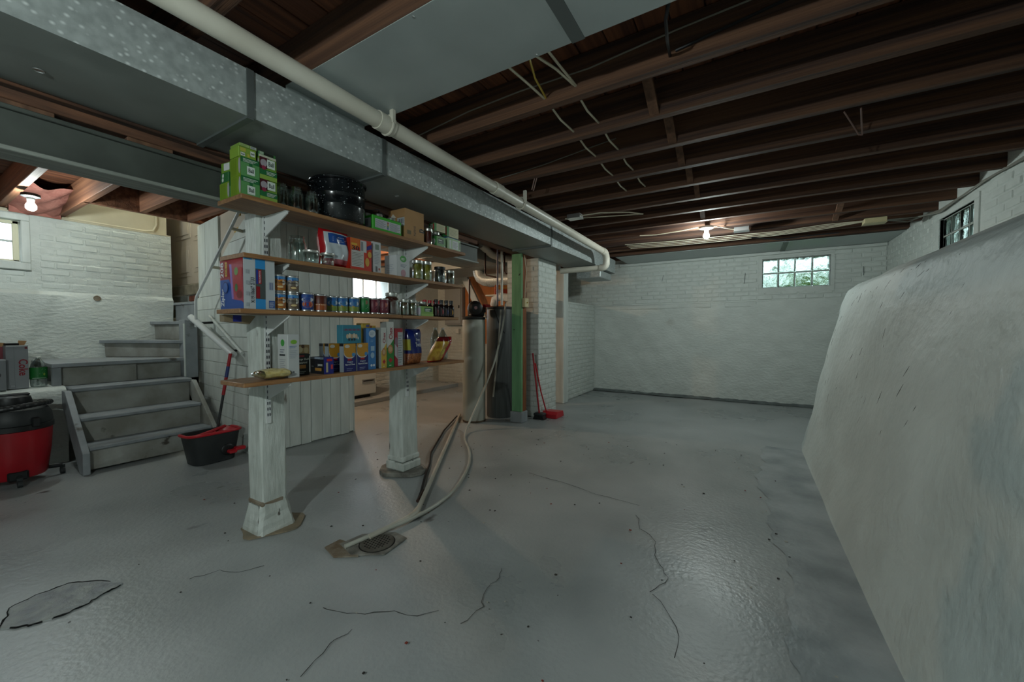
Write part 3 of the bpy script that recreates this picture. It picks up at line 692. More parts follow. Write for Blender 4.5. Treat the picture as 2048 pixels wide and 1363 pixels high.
quadslab([(-5.99, 1.33), (-5.23, 1.82), (-5.24, 1.84), (-5.99, 1.36)], .85, 1.0, M_RISER, 'riser')
quadslab([(-5.99, 1.73), (-5.22, 1.85), (-5.22, 1.93), (-5.99, 1.93)], 1.205, 1.24, M_STAIR)
quadslab([(-5.99, 1.77), (-5.28, 1.87), (-5.28, 1.89), (-5.99, 1.79)], 1.035, 1.205, M_RISER, 'riser')
quadslab([(-5.99, 1.95), (-5.36, 1.97), (-5.36, 2.15), (-5.99, 2.15)], 1.44, 1.47, M_STAIR)
quadslab([(-5.99, 1.975), (-5.3, 1.975), (-5.3, 1.995), (-5.99, 1.995)], 1.2, 1.44, M_STAIR, 'riser')
mk('newel_box', G().cbox(-5.3, -5.15, 1.772, 1.885, .63, 1.25, .004), M_STAIR, ST); mk('newel_edge', G().cbox(-5.175, -5.145, 1.765, 1.775, .645, 1.21, .002), M_WHITEW, ST)
mk('diagonal_brace', G().prism([(-5.45, .645), (-5.4, .645), (-5.3, .8), (-5.36, .8)], 1.3, 1.42, 'y'), M_STAIR, ST)
# door at the top, its sill and frame
dr = struct('door_1', G().cbox(-7.0, -5.4, 2.16, 2.2, 1.72, 3.7, .004), M_DOOR, 'beige panelled door at the top of the stairs')
for (a, b, c, d) in ((-6.5, -6.03, 1.82, 2.2), (-6.5, -6.03, 2.3, 3.2), (-5.95, -5.55, 1.86, 2.12), (-5.95, -5.55, 2.25, 3.2)):
    mk('door_panel', G().prism([(a, c), (b, c), (b, d), (a, d)], 2.154, 2.162, 'y').prism([(a + .05, c + .05), (b - .05, c + .05), (b - .05, d - .05), (a + .05, d - .05)], 2.148, 2.156, 'y'), M_DOOR, dr, bevel=.003)
struct('trim_2', G().cbox(-7, -5.3, 2.12, 2.2, 1.58, 1.71, .008), mat('sill_concrete', '8E8672', .8, '6E6657', 9, bump=.4), 'concrete door sill above the top step')
t3 = struct('trim_3', G().box(-7, -5.3, 2.16, 2.2, 1.4, 1.58), M_MORTAR, 'row of bare bricks under the door sill')
for i in range(4): mk('brick', G().cbox(-6.05 + i * .2, -5.87 + i * .2, 2.13, 2.165, 1.5, 1.57, .008), mat('bare_brick%d' % i, '7A4636', .8, '5A3226', 12), t3)
struct('wall_stairwell', G().box(-6.95, -6.85, 1.8, 2.25, 0, 4.2).box(-6.95, -6.28, 1.8, 1.93, 0, 4.2).box(-7.1, -6.0, 2.2, 2.35, 0, 4.2).box(-6.42, -5.2, 2.2, 2.35, 0, 4.2).box(-6.42, -5.2, 2.2, 2.6, 3.7, 4.2).box(-5.2, -5.1, 1.2, 2.6, 2.62, 4.2).box(-6.42, -5.1, 1.1, 1.2, 2.62, 4.2).box(-6.5, -5.1, 1.1, 2.6, 4.2, 4.3), M_CREAM, 'cream walls of the stairwell above the steps')
struct('trim_4', G().tube([(-6.04, 1.0, 2.29), (-6.04, 1.72, 2.29), (-6.04, 1.8, 2.31), (-6.04, 1.83, 2.38), (-6.04, 1.83, 2.9)], .012, 8).box(-6.06, -6.0, -3, 1.95, 2.262, 2.275), M_CREAM, 'cream conduit running along the top of the brick wall')
# ---- shiplap closet wall under the stairs (local s along wall)
A0 = Vector((-5.34, 1.956, 0)); tv = Vector((.9943, -.1068, 0)); nv = Vector((-.1068, -.9943, 0))
def sp_poly(poly, d0, d1):
    g = G(); n = len(poly); v = []
    for d in (d0, d1): v += [A0 + tv * s + nv * d + Vector((0, 0, z)) for s, z in poly]
    return g.add(v, [tuple(range(n)), tuple(range(2 * n - 1, n - 1, -1))] + [(i, n + i, n + (i + 1) % n, (i + 1) % n) for i in range(n)])
cw = struct('wall_closet', sp_poly([(.0, 0), (1.55, 0), (1.55, 2.3), (.0, 2.3)], -.06, -.02), M_WHITEW, 'white boarded closet wall under the stairs')
zs = [0, .13, .27, .41, .545, .675, .81, .945, 1.075, 1.21, 1.36, 1.5]
for i in range(len(zs) - 1): mk('wall_board', sp_poly([(.0, zs[i] + .004), (1.55, zs[i] + .004), (1.55, zs[i + 1]), (.0, zs[i + 1])], -.02, .0 + .002 * (i % 2)), M_WHITEW, cw)
for a, b, c, d in ((.1, .33, 1.504, 2.29), (.335, .745, 1.504, 2.29)): mk('wall_board', sp_poly([(a, c), (b, c), (b, d), (a, d)], -.02, .002), M_WHITEW, cw)
dl = lambda s: 1.85 + (s - .74) * .43
for z0, z1 in ((1.504, 1.66), (1.664, 1.82), (1.824, 1.98), (1.984, 2.14)):
    a = max(.75, .74 + (z0 - 1.85) / .43); b = max(.75, .74 + (z1 - 1.85) / .43); mk('wall_board', sp_poly([(a, z0), (1.55, z0), (1.55, z1), (min(b, 1.54), z1)], -.02, .001), M_WHITEW, cw)
mk('beige_panel', sp_poly([(.75, 1.8), (1.5, 1.8), (1.5, 2.3), (.75, 2.3)], -.028, -.018), M_DOOR, cw)
mk('hinge', sp_poly([(1.16, 2.06), (1.26, 2.06), (1.26, 2.1), (1.16, 2.1)], -.018, -.008), M_BRASS, cw); mk('hinge', sp_poly([(1.2, 2.2), (1.3, 2.2), (1.3, 2.24), (1.2, 2.24)], -.018, -.008), M_BRASS, cw)
cs = struct('wall_closet_side', G().box(-3.88, -3.825, 1.80, 2.83, .0, 2.3), M_WHITEW, 'partition of white vertical planks behind the shelves')
y = 1.79; i = 0
while y < 2.83:
    w = (.105, .12, .1, .115)[i % 4]; e = min(y + w, 2.83)
    mk('plank', G().cbox(-3.83, -3.80 + .002 * (i % 3), y + .002, e - .002, .002 + .004 * ((i * 3) % 4), 2.3, .003), M_WHITEW, cs); y = e; i += 1
mk('plank_edge', G().cbox(-3.9, -3.80, 2.83, 2.85, .0, 2.3, .004), M_POST, cs)
# handrails
hr = thing('handrail', 'thick white round handrail fixed to the closet wall', 'handrail', (-4.5, 1.75, .92))
mk('rail', G().tube([(-4.93, 1.752, 1.276), (-4.05, 1.752, .917)], .03, 14), M_BRKT, hr, True); mk('backing_strip', G().tube([(-4.85, 1.885, 1.29), (-3.98, 1.795, .93)], .016, 6), M_WHITEW, hr)
mk('bracket', G().tube([(-4.1, 1.75, .94), (-4.1, 1.82, .96)], .012, 8), M_BLACK, hr); mk('bracket', G().tube([(-4.8, 1.75, 1.21), (-4.8, 1.89, 1.22)], .012, 8), M_BLACK, hr)
h2 = thing('handrail', 'thin white pipe handrail climbing the upper closet wall', 'handrail', (-4.4, 1.72, 1.25))
mk('rail', G().tube([(-4.80, 1.745, 1.17), (-4.79, 1.745, 1.44), (-4.77, 1.743, 1.47), (-3.7, 1.68, 2.18)], .0125, 10), M_BRKT, h2, True)
for k in (.38, .8):
    p = Vector((-4.77, 1.743, 1.47)).lerp(Vector((-3.7, 1.68, 2.18)), k); mk('bracket', G().tube([p, p + Vector((-.05, .13, .0))], .014, 8), M_CREAM, h2)
# ================================================================== SHELF 1 (top)
z1 = SH['s1']; XF = -2.1
GR, GL, GD = '4E8F4A', '7DA03A', '1F6A3A'
def ball_front(A, fruit=False):
    if not fruit:
        A.rect('F', 0, 0, 1, .72, '5F9A5C'); A.rect('F', .0, .72, 1, 1, GD); A.lines('F', .12, .76, .9, .96, 3, 'D6DCD4', .4)
        A.rect('F', .44, .55, .62, .72, GD); A.rect('F', .32, .12, .74, .56, 'D8E2DA'); A.text('F', 'Ball', .4, .24, .68, .46, '3D4A46')
    else:
        A.rect('F', 0, 0, 1, .2, '8FB04C'); A.rect('F', 0, .2, 1, .45, GD); A.poly('F', [(0, .45), (.45, .5), (.55, 1), (0, 1)], '4B1420'); A.ell('F', .23, .74, .19, .17, 'A49CA4')
        A.ell('F', .23, .52, .12, .1, '8E2C48'); A.rect('F', .42, .55, .88, .95, 'D8E2DA'); A.text('F', 'Ball', .5, .65, .82, .86, '3D4A46'); A.lines('F', .38, .24, .95, .42, 3, 'D6DCD4', .4)
def ball_side(A):
    A.rect('L', 0, 0, 1, 1, '7C9A2C'); A.bars('L', .06, .05, .62, .95, 9, '6A8722'); A.ell('L', .9, .52, .1, .42, 'A8A6AC')
def ballbox(lbl, y, z, w, h, fruit, dx=.1, x=None):
    return carton('lid_box', lbl, 'box', (XF - dx / 2) if x is None else x, y, z, dx, w, h, '6F9636', lambda A: (ball_side(A), ball_front(A, fruit)), group='green canning lid boxes')
ballbox('lower green canning lid box at the left end of the top shelf', .998, z1, .084, .093, False)
ballbox('upper green canning lid box at the left end of the top shelf', .998, z1 + .094, .084, .09, False)
ballbox('lower green lid box with red berry picture beside the clear jars', 1.083, z1, .083, .106, True)
ballbox('upper green lid box with red berry picture beside the clear jars', 1.083, z1 + .107, .083, .108, True)
def flat(A):
    A.rect('F', .05, .15, .55, .85, 'A9BE7C'); A.rect('F', .62, .15, .95, .85, 'D6DAD6'); A.bars('F', .65, .22, .92, .8, 9, '3A4060'); A.lines('F', .08, .25, .5, .8, 3, '6F8A48')
def flat2(A):
    A.rect('F', .08, .55, .4, .9, 'B9B24C'); A.rect('F', .66, .3, .92, .8, 'DDE4DC'); A.text('F', 'Ball', .7, .45, .88, .65, '4A5550'); A.rect('F', .1, .1, .35, .42, 'DDE4DC'); A.text('F', 'Ball', .13, .18, .32, .34, '4A5550'); A.rect('F', .48, .1, .62, .4, 'B9B24C')
carton('lid_box', 'small lime lid box with two white badges on the green stack', 'box', -2.15, .99, z1 + .185, .09, .078, .048, '86A63C', flat2, group='green canning lid boxes')
carton('lid_box', 'flat green lid box with a barcode, topmost of the left stack', 'box', -2.15, .994, z1 + .234, .09, .078, .016, '7FA045', flat, group='green canning lid boxes')
carton('lid_box', 'open green lid box with torn white flap on the berry boxes', 'box', -2.155, 1.085, z1 + .216, .09, .084, .03, '3E7E40', lambda A: (A.rect('F', 0, .0, 1, .45, 'C9C7B4'), A.rect('F', .3, .5, .85, .95, '20241E'), A.rect('F', .05, .5, .28, .95, '9FB59A')), group='green canning lid boxes')
ballbox('lime lid box at the back left corner of the top shelf', .985, z1, .06, .085, False, dx=.1, x=-2.262)
carton('lid_box', 'small dark green lid box with round badges at the shelf back', 'box', -2.262, .985, z1 + .086, .08, .06, .05, '2E6B38', lambda A: (A.ell('L', .3, .3, .12, .2, 'D8DED6'), A.ell('L', .35, .7, .12, .2, 'D8DED6')), group='green canning lid boxes')
carton('lid_box', 'green lid box with white sticker behind the left stack', 'box', -2.26, .99, z1 + .137, .08, .06, .05, '6F9636', lambda A: A.rect('L', .3, .2, .9, .9, 'D2D4D4'), rz=.1, group='green canning lid boxes')
for i, (x, y, h, w) in enumerate(((-2.15, 1.175, .126, 'leftmost'), (-2.23, 1.18, .124, 'back left'), (-2.15, 1.255, .13, 'middle'), (-2.23, 1.262, .126, 'back middle'), (-2.13, 1.332, .124, 'rightmost'))):
    jar('glass_jar', 'empty clear glass canning jar, %s of those between green boxes and black pot' % w, x, y, z1, .036, h, group='empty jars on the top shelf')
# black canner
pt = thing('canning_pot', 'large black speckled enamel canning pot on the top shelf', 'pot', (-2.195, 1.545, z1)); R = .155
mk('pot_body', G().lathe([(R * .94, 0), (R, .012), (R, .09), (R * 1.012, .095), (R, .1), (R, .155), (R * 1.012, .16), (R, .165), (R, .232), (R * 1.05, .236), (R * 1.05, .242)], n=40), M_POT, pt, True, False)
mk('pot_lid', G().lathe([(R * 1.06, .242), (R * 1.07, .246), (R * 1.0, .254), (R * .7, .266), (R * .3, .272), (.02, .274)], n=40), M_POT, pt, True, False)
for s in (-1, 1):
    mk('handle', G().tube([(.02, s * (R + .0), .19), (.03, s * (R + .025), .2), (0, s * (R + .035), .205), (-.03, s * (R + .025), .2), (-.02, s * (R), .19)], .005, 8), M_POT, pt, True, False)
# bright green tray of wrapped jars
tb = thing('jar_tray', 'bright green cardboard tray of wrapped jars beside the pot', 'box', (-2.17, 1.85, z1), .0)
mk('tray', G().cbox(-.07, .07, -.125, .125, 0, .1, .006), cm('3CB02A', .4), tb, world=False)
def P_(f, u, v, e):
    return (.07 + e, (u - .5) * .25, v * .1) if f == 'F' else ((u - .5) * .14, -.125 - e, v * .1)
A = Art(P_); A.rect('F', .08, .2, .95, .78, 'C4C6CC'); A.lines('F', .1, .25, .45, .74, 7, '7D8088'); A.lines('F', .56, .25, .93, .74, 7, '7D8088')
for k, h in enumerate(('3A58A8', '3A8A3C', 'C8A22A', 'B0302C')): A.rect('F', .48, .25 + .12 * k, .52, .36 + .12 * k, h)
A.rect('L', .05, .2, .9, .8, 'C6C6CC'); A.bars('L', .3, .3, .75, .72, 10, '26262E'); A.done(tb)
for k in range(4):
    j = mk('wrapped_jar', G().lathe([(.026, .1), (.027, .118), (.025, .124), (.01, .126)], (-.03 + .05 * (k % 2), -.09 + .055 * k, 0), 16), M_LID, tb, True, False)
wb_ = mk('wire_rack', G().tube([(-2.2 + .05 * math.cos(a), 1.79 + .06 * math.sin(a), z1 + .15 + .012 * math.sin(2 * a)) for a in [2 * PI * k / 18 for k in range(19)]], .003, 6).tube([(-2.17, 1.85, z1 + .15), (-2.16, 1.88, z1 + .128)], .003, 6).tube([(-2.22, 1.74, z1 + .15), (-2.21, 1.73, z1 + .128)], .003, 6), M_WIREK, label='black wire canning rack resting on the wrapped jars', cat='rack')
def cardart(A):
    A.lines('F', .44, .16, .56, .5, 8, '4A3420', .5); A.rect('F', .1, .17, .3, .3, '6B5B33'); A.poly('F', [(.74, .32), (.98, .32), (.98, .42), (.86, .46), (.74, .42)], '1A1614'); A.rect('F', .79, .37, .93, .4, 'B9936A')
    A.rect('L', .55, .42, .98, .7, 'BFC2C6'); A.bars('L', .62, .5, .92, .66, 8, '4A4C58'); A.rect('L', .5, .1, .8, .22, '1E1712'); A.poly('L', [(.1, .72), (.5, .72), (.3, .86)], 'D4CFC4')
carton('cardboard_box', 'plain brown cardboard box in the middle of the top shelf', 'box', -2.19, 2.105, z1, .17, .19, .215, 'A98257', cardart, mtl=M_CARD)
def lidb(A):
    A.rect('F', .0, .0, 1, 1, '5E9A4E'); A.rect('F', .15, .35, .8, .8, '14432A'); A.lines('F', .22, .6, .75, .74, 1, 'D8E0D8', .7); A.lines('F', .22, .42, .75, .52, 1, 'C8D0C8'); A.rect('F', .82, .05, .98, .2, 'D8E0D8')
    A.rect('L', 0, 0, 1, 1, '3F8A46'); A.ell('L', .5, .5, .3, .3, 'D8E0D8')
def lidw(A):
    A.rect('F', .04, .05, .96, .95, '9CC08A'); A.rect('F', .1, .15, .25, .85, 'C9D2CC'); A.rect('F', .32, .15, .8, .85, 'CBD0D0'); A.lines('F', .38, .25, .75, .75, 5, '80868C'); A.rect('F', .86, .2, .93, .8, '56605A')
def lidu(A):
    A.rect('F', 0, 0, 1, 1, 'C9C49A'); A.lines('F', .25, .2, .9, .85, 5, '9A9674'); A.rect('F', 0, 0, .18, 1, '3F8A46'); A.rect('L', 0, 0, 1, 1, '2E7A40'); A.rect('L', .3, .3, .7, .85, 'DDE2DA'); A.text('L', 'Ball', .36, .5, .64, .68, '3D4A46'); A.rect('L', .75, .1, .95, .9, 'A8323A')
carton('lid_box', 'green lid box with dark label right of the cardboard box', 'box', -2.135, 2.39, z1, .06, .105, .085, '5E9A4E', lidb, group='green canning lid boxes')
carton('lid_box', 'pale green lid box with white panel at the right end of the top shelf', 'box', -2.135, 2.555, z1, .06, .16, .098, 'B9CFA8', lidw, group='green canning lid boxes')
carton('lid_box', 'cream and green lid box on the jars near the right end', 'box', -2.19, 2.44, z1 + .142, .06, .13, .06, 'C9C49A', lidu, group='green canning lid boxes')
carton('lid_box', 'cream and green lid box stacked topmost at the right end of the top shelf', 'box', -2.19, 2.6, z1 + .126, .06, .15, .082, 'C9C49A', lidu, group='green canning lid boxes')
carton('lid_box', 'flat blue box under the cream box at the right end', 'box', -2.2, 2.6, z1 + .1, .08, .15, .024, '2F6A8A', group='green canning lid boxes')
jar('glass_jar', 'small filled jar with red and green contents beside the cardboard box', -2.13, 2.27, z1, .032, .12, cm('8A2A22', .5), M_LID, .9)
jar('glass_jar', 'filled jar with silver lid behind the green lid box', -2.2, 2.35, z1, .034, .138, cm('6A7A5A', .5), M_LID, .9)
jar('glass_jar', 'second filled jar with silver lid behind the green lid box', -2.21, 2.44, z1, .034, .138, cm('6A7A5A', .5), M_LID, .9)
# ================================================================== SHELF 2
z2 = SH['s2']
jar('glass_jar', 'tall empty clear glass jar without a lid on the second shelf', -2.2, 1.285, z2, .048, .155, neck=.8)
jar('glass_jar', 'short clear jar with silver lid beside the tall jar', -2.15, 1.335, z2, .04, .075, None, M_LID, .95)
jar('glass_jar', 'short clear jar with silver lid beside the sugar bag', -2.125, 1.42, z2, .038, .07, None, M_LID, .95)
def bag(name, label, x, y, z, w, h, d, fn, mats, rz=0, ry=0, rx=0, cat='bag', nu=26, nv=32, sq=.5, shear=0):
    t = thing(name, label, cat, (x, y, z), rz, None, rx, ry); r = random.Random(len(label)); ph = [r.uniform(0, 6) for _ in range(4)]
    def half(sgn):
        def f(u, v):
            a, b = 2 * u - 1, 2 * v - 1; th = d / 2 * (max(0, 1 - abs(a) ** 3.2)) ** sq * (max(0, 1 - abs(b) ** 4)) ** sq
            th *= 1 + .12 * math.sin(7 * u + ph[0]) * math.sin(9 * v + ph[1]) + .06 * math.sin(19 * u + ph[2] + 7 * v)
            return (sgn * (th + .0006), a * w / 2 * (1 - .05 * (1 - abs(b))) + .004 * math.sin(8 * v + ph[3]) + shear * v * h, v * h)
        return f
    g = G(); f1 = half(1); f2 = half(-1)
    g.grid(f1, nu, nv, fn); g.grid(lambda u, v: f2(1 - u, v), nu, nv, lambda u, v: fn(1 - u, v))
    mk('wrapper', g, mats, t, True, False)
    def P(f, u, v, e): p = f1(u, v); return (p[0] + e + .0015, p[1], p[2])
    return t, Art(P)
def sug(u, v):
    if v > .9 or v < .1 or u < .06: return 0
    if v > .62 - .0 and u > .2: return 1 if v < .86 else 2
    return 2 if v > .22 else 3
t, A = bag('sugar_bag', 'red, white and blue plastic bag of sugar on the second shelf', -2.165, 1.485, z2, .19, .225, .11, sug, [cm('A8161E', .25), cm('22509A', .25), cm('C3CCD2', .25), cm('B8626A', .25)])
A.lines('F', .3, .68, .85, .82, 4, 'D5DCE4', .25); A.done(t)
def snack(A):
    A.rect('F', 0, 0, 1, 1, 'C8341C'); A.poly('F', [(0, .62), (.45, .75), (.45, 1), (0, 1)], 'D06A1E'); A.lines('F', .04, .78, .42, .87, 1, 'D8B040', .7); A.text('F', '30', .06, .62, .4, .76, '14110F'); A.rect('F', .03, .1, .62, .62, 'C4C2BE'); A.lines('F', .06, .14, .58, .58, 9, '85827E')
    A.rect('F', .45, .6, .75, .97, 'C9C9CC'); A.bars('F', .48, .64, .6, .93, 7, '44464E'); A.ell('F', .78, .3, .1, .14, 'D0A044'); A.ell('F', .9, .55, .1, .1, 'D0A044'); A.poly('F', [(.76, .68), (1, .75), (1, .9), (.76, .8)], '2A2080')
    A.rect('L', 0, 0, 1, 1, 'B02A18')
carton('snack_box', 'orange and red snack carton marked 30 on the second shelf', 'box', -2.15, 1.635, z2, .1, .155, .195, 'C8341C', snack)
carton('white_carton', 'narrow white carton right of the orange snack box', 'box', -2.16, 1.765, z2, .1, .068, .205, 'C6C8CA', lambda A: (A.rect('F', .3, .75, .75, .92, '7A8A7C'), A.lines('F', .2, .3, .85, .7, 8, '9A9CA4'), A.bars('F', .3, .05, .55, .22, 5, '22222A'), A.ell('F', .75, .14, .1, .04, 'B05A50')))
carton('white_carton', 'white carton with green oval logo beside the far post', 'box', -2.16, 1.985, z2, .12, .125, .15, 'C9CCCE', lambda A: (A.ell('F', .5, .84, .24, .15, '3E9A3C'), A.lines('F', .36, .78, .66, .9, 2, 'D8E8D8', .5), A.lines('F', .3, .45, .75, .62, 3, '6A7088'), A.ell('F', .5, .18, .18, .17, 'B98A96'), A.lines('L', .2, .2, .8, .6, 5, '9AA2B0')))
PK = mat('pickles', 'D2B636', .4, '9A8A26', 30, (1, 1, .35))
jar('pickle_jar', 'left of two jars of golden pickles on the second shelf', -2.14, 2.165, z2, .041, .14, PK, M_LID, .88)
jar('pickle_jar', 'right of two jars of golden pickles on the second shelf', -2.14, 2.26, z2, .041, .145, PK, M_LID, .88)
jar('spread_jar', 'dark jar with black lid right of the pickles', -2.14, 2.41, z2, .044, .125, cm('2A2A30', .4), M_BLACK, .92)
jar('spice_jar', 'small brown jar with silver lid at the right end of the second shelf', -2.14, 2.535, z2, .038, .11, mat('spice', '8A6A44', .6, '4A3822', 60), M_LID, .9)
carton('white_carton', 'pale carton standing behind the dark lidded jar', 'box', -2.25, 2.37, z2, .05, .05, .14, 'AEB6BC')
# ================================================================== SHELF 3
z3 = SH['s3']
def zip_(A):
    A.rect('L', 0, 0, 1, 1, '9A1420'); A.poly('L', [(0, 0), (1, 0), (1, .12), (.62, .3), (.4, .6), (.0, .6)], '1E4C9E')
    A.poly('L', [(.42, .9), (1, .86), (1, .15), (.52, .2)], 'A8404E'); A.poly('L', [(.42, .9), (.52, .89), (.6, .2), (.52, .2)], '8A6AB8'); A.ell('L', .78, .5, .18, .25, 'A81E1E'); A.ell('L', .72, .74, .08, .08, '5E8A3A'); A.ell('L', .72, .42, .06, .08, '2E6A2A'); A.ell('L', .85, .28, .12, .08, '7A2018'); A.ell('L', .9, .72, .08, .1, 'B02420')
    A.text('L', '208', .04, .64, .18, .95, 'E4E0E4', 1); A.rect('L', .25, .66, .34, .95, 'D0A426'); A.text('L', 'SAVE! 12', .265, .69, .325, .92, '6A2A10', 1); A.text('L', 'Ziploc', .06, .06, .24, .42, 'E8EAF0', 1); A.ell('L', .26, .44, .12, .12, '122A66'); A.ell('L', .26, .44, .1, .1, '2C5AA8')
    A.rect('F', 0, 0, 1, 1, 'BFC5C9'); A.rect('F', 0, .96, .26, 1, '3A92C8'); A.rect('F', .36, .0, .68, .2, '2F8FD0'); A.rect('F', .36, .8, .68, 1, '2F8FD0'); A.rect('F', .36, .2, .68, .8, '4A5250'); A.rect('F', .38, .5, .55, .78, 'A81C22'); A.rect('F', .38, .5, .45, .78, '283A90'); A.rect('F', .38, .22, .5, .45, '8E1420')
    A.text('F', 'PARA ALIMENTOS', .47, .52, .52, .76, 'E0D8DC', 1); A.text('F', 'X1910667 2133', .2, .12, .32, .62, '3A4048', 1); A.lines('F', .06, .05, .18, .9, 4, 'A4AAB0'); A.bars('F', .8, .4, .93, .55, 6, '5A6A98'); A.rect('F', .78, .03, .98, .18, '3A5A98'); A.lines('F', .8, .05, .96, .16, 5, 'C8CED8')
carton('bag_box', 'large red and blue storage bag box at the left end of the third shelf', 'box', -2.217, 1.03, z3, .235, .145, .25, 'BFC5C9', zip_)
cb = thing('torn_box', 'crumpled blue and tan carton hanging behind the storage bag box', 'box', (-2.35, .985, z3 - .06))
mk('carton', G().cbox(-.006, .006, -.02, .1, .062, .28, .002), cm('8A96B8'), cb, world=False); mk('torn_flap', G().prism([(-.02, .0), (.1, -.012), (.13, .03), (.11, .036), (-.02, .037)], -.02, .03, 'x'), [cm('8A7A60')], cb, world=False); mk('blue_stripe', G().box(.0301, .031, .02, .06, 0, .034), cm('1E2A8A'), cb, world=False)
def soup(base, word, blob):
    def a(A):
        A.rect('F', 0, .8, 1, 1, '3A86C0', 8); A.ell('F', .42, .82, .2, .1, '2456A0'); A.ell('F', .55, .55, .4, .22, 'CFCBBF'); A.text('F', word, .3, .52, .85, .66, '1E2430'); A.text('F', 'SOUP', .45, .42, .7, .48, '3A4048'); A.ell('F', .6, .24, .24, .13, blob); A.ell('F', .6, .24, .16, .08, 'D8C08A')
    return a
for lv in (0, 1):
    nm = ('lower', 'upper')[lv]
    can('soup_can', '%s orange chicken soup can beside the storage bag box' % nm, -2.135, 1.142, z3 + lv * .094, .034, .094, 'C07A2A', soup('C', 'Chicken', 'A8603A'), 'soup cans on the third shelf')
    can('soup_can', '%s grey mushroom soup can in the soup stack' % nm, -2.135, 1.213, z3 + lv * .094, .034, .094, '7C7060', soup('M', 'Mushroom', '6A4A34'), 'soup cans on the third shelf')
can('pasta_can', 'blue can with a round noodle picture right of the soup cans', -2.14, 1.295, z3, .038, .104, '2C4C94', lambda A: (A.ell('F', .4, .88, .22, .1, '2456A0'), A.ell('F', .6, .66, .35, .15, 'CDD2DA'), A.ell('F', .6, .34, .3, .24, 'C07040'), A.ell('F', .6, .34, .2, .16, 'A83A22'), A.lines('F', .4, .62, .8, .7, 1, '2A3A70', .6)))
can('bean_can', 'brown and orange can of baked beans on the third shelf', -2.14, 1.378, z3, .037, .102, '5A2414', lambda A: (A.rect('F', 0, 0, 1, .45, 'A2501C', 8), A.poly('F', [(0, 1), (0, .75), (.5, .9), (.9, 1)], 'B8B4AC'), A.text('F', 'Black Beans', .25, .34, .85, .42, 'E0C8A8')))
def gv(A): A.ell('F', .35, .84, .3, .12, '2456A0'); A.ell('F', .6, .62, .36, .17, 'C3CDD6'); A.lines('F', .4, .56, .85, .66, 1, '3A5A3A', .7); A.rect('F', 0, 0, 1, .38, '7C8F3A', 8); A.ell('F', .35, .36, .25, .1, 'A88A3C')
for i, (x, y, w) in enumerate(((-2.17, 1.475, 'left'), (-2.155, 1.535, 'middle'), (-2.14, 1.603, 'right'))):
    can('vegetable_can', 'blue and green vegetable can, %s one of three' % w, x, y, z3, .034, .1, '2F6FA8', gv, 'blue vegetable cans')
can('bean_can', 'bright green can of beans on the third shelf', -2.14, 1.683, z3, .034, .108, '1E7A3C', lambda A: (A.ell('F', .45, .72, .36, .2, '8A6A50'), A.lines('F', .2, .24, .85, .4, 2, 'D8E4D8', .45)))
can('bean_can', 'maroon can, left of the pair beside the red jar', -2.14, 1.757, z3, .034, .105, '6A2436', lambda A: (A.ell('F', .5, .66, .34, .2, 'A85A5A'), A.lines('F', .2, .24, .85, .4, 2, 'D8C8CC', .45)))
can('bean_can', 'maroon can, right of the pair beside the red jar', -2.13, 1.832, z3, .034, .108, '6E2A3A', lambda A: (A.ell('F', .5, .6, .34, .2, 'B06454'), A.poly('F', [(0, .75), (.4, 1), (.1, 1)], 'C4C0C4'), A.lines('F', .4, .2, .85, .32, 2, 'D8C8CC', .45)))
jar('sauce_jar', 'large jar of dark red sauce with silver lid on the third shelf', -2.15, 1.92, z3, .052, .15, mat('red_sauce', '6A1A12', .3), M_LID, .7)
for i, (x, y) in enumerate(((-2.13, 2.02), (-2.13, 2.098), (-2.2, 2.06), (-2.2, 2.18), (-2.19, 2.26))):
    jar('relish_jar', 'small red relish jar with silver lid, %s beside the sauce jar' % ('first', 'second', 'first rear', 'second rear', 'third rear')[i], x, y, z3 - .002, .033, .112, mat('relish%d' % i, ('7A3A24', '9A6A34', '7A2A20', '8A2420', '8A2420')[i], .4, '4A5A2A', 40), M_LID, .9, 'small relish jars')
carton('lid_box', 'lime green lid box lying in front of the relish jars', 'box', -2.115, 2.215, z3 - .002, .05, .13, .075, '7FAA4C', lambda A: (A.rect('F', .25, .45, .9, .85, '14502C'), A.lines('F', .32, .5, .82, .8, 2, 'DDE6DC', .5), A.rect('F', 0, 0, 1, .25, '96BC5C'), A.rect('L', 0, 0, 1, 1, '9FB8A0'), A.ell('L', .5, .5, .4, .4, 'C6BCCC')))
def bottle(label, x, y, z, cap, lab):
    t = thing('sauce_bottle', label, 'bottle', (x, y, z), 0, 'dark sauce bottles'); r = .026
    mk('bottle', G().lathe([(r * .9, 0), (r, .006), (r, .075), (r * .85, .09), (r * .5, .1), (r * .48, .115)], n=18), cm('1A1012', .2), t, True, False)
    mk('cap', G().lathe([(r * .62, .113), (r * .62, .135), (r * .5, .137)], n=16), cap, t, True, False)
    th0 = math.atan2(-y, -x)
    def P(f, u, v, e): a = th0 + (u - .5) * 2.2; return ((r + e) * math.cos(a), (r + e) * math.sin(a), .01 + v * .06)
    A = Art(P); A.rect('F', 0, 0, 1, 1, '241618', 6); A.ell('F', .5, .5, .38, .4, lab); A.poly('F', [(.2, .4), (.8, .6), (.8, .7), (.2, .5)], 'C8C4C0'); A.done(t)
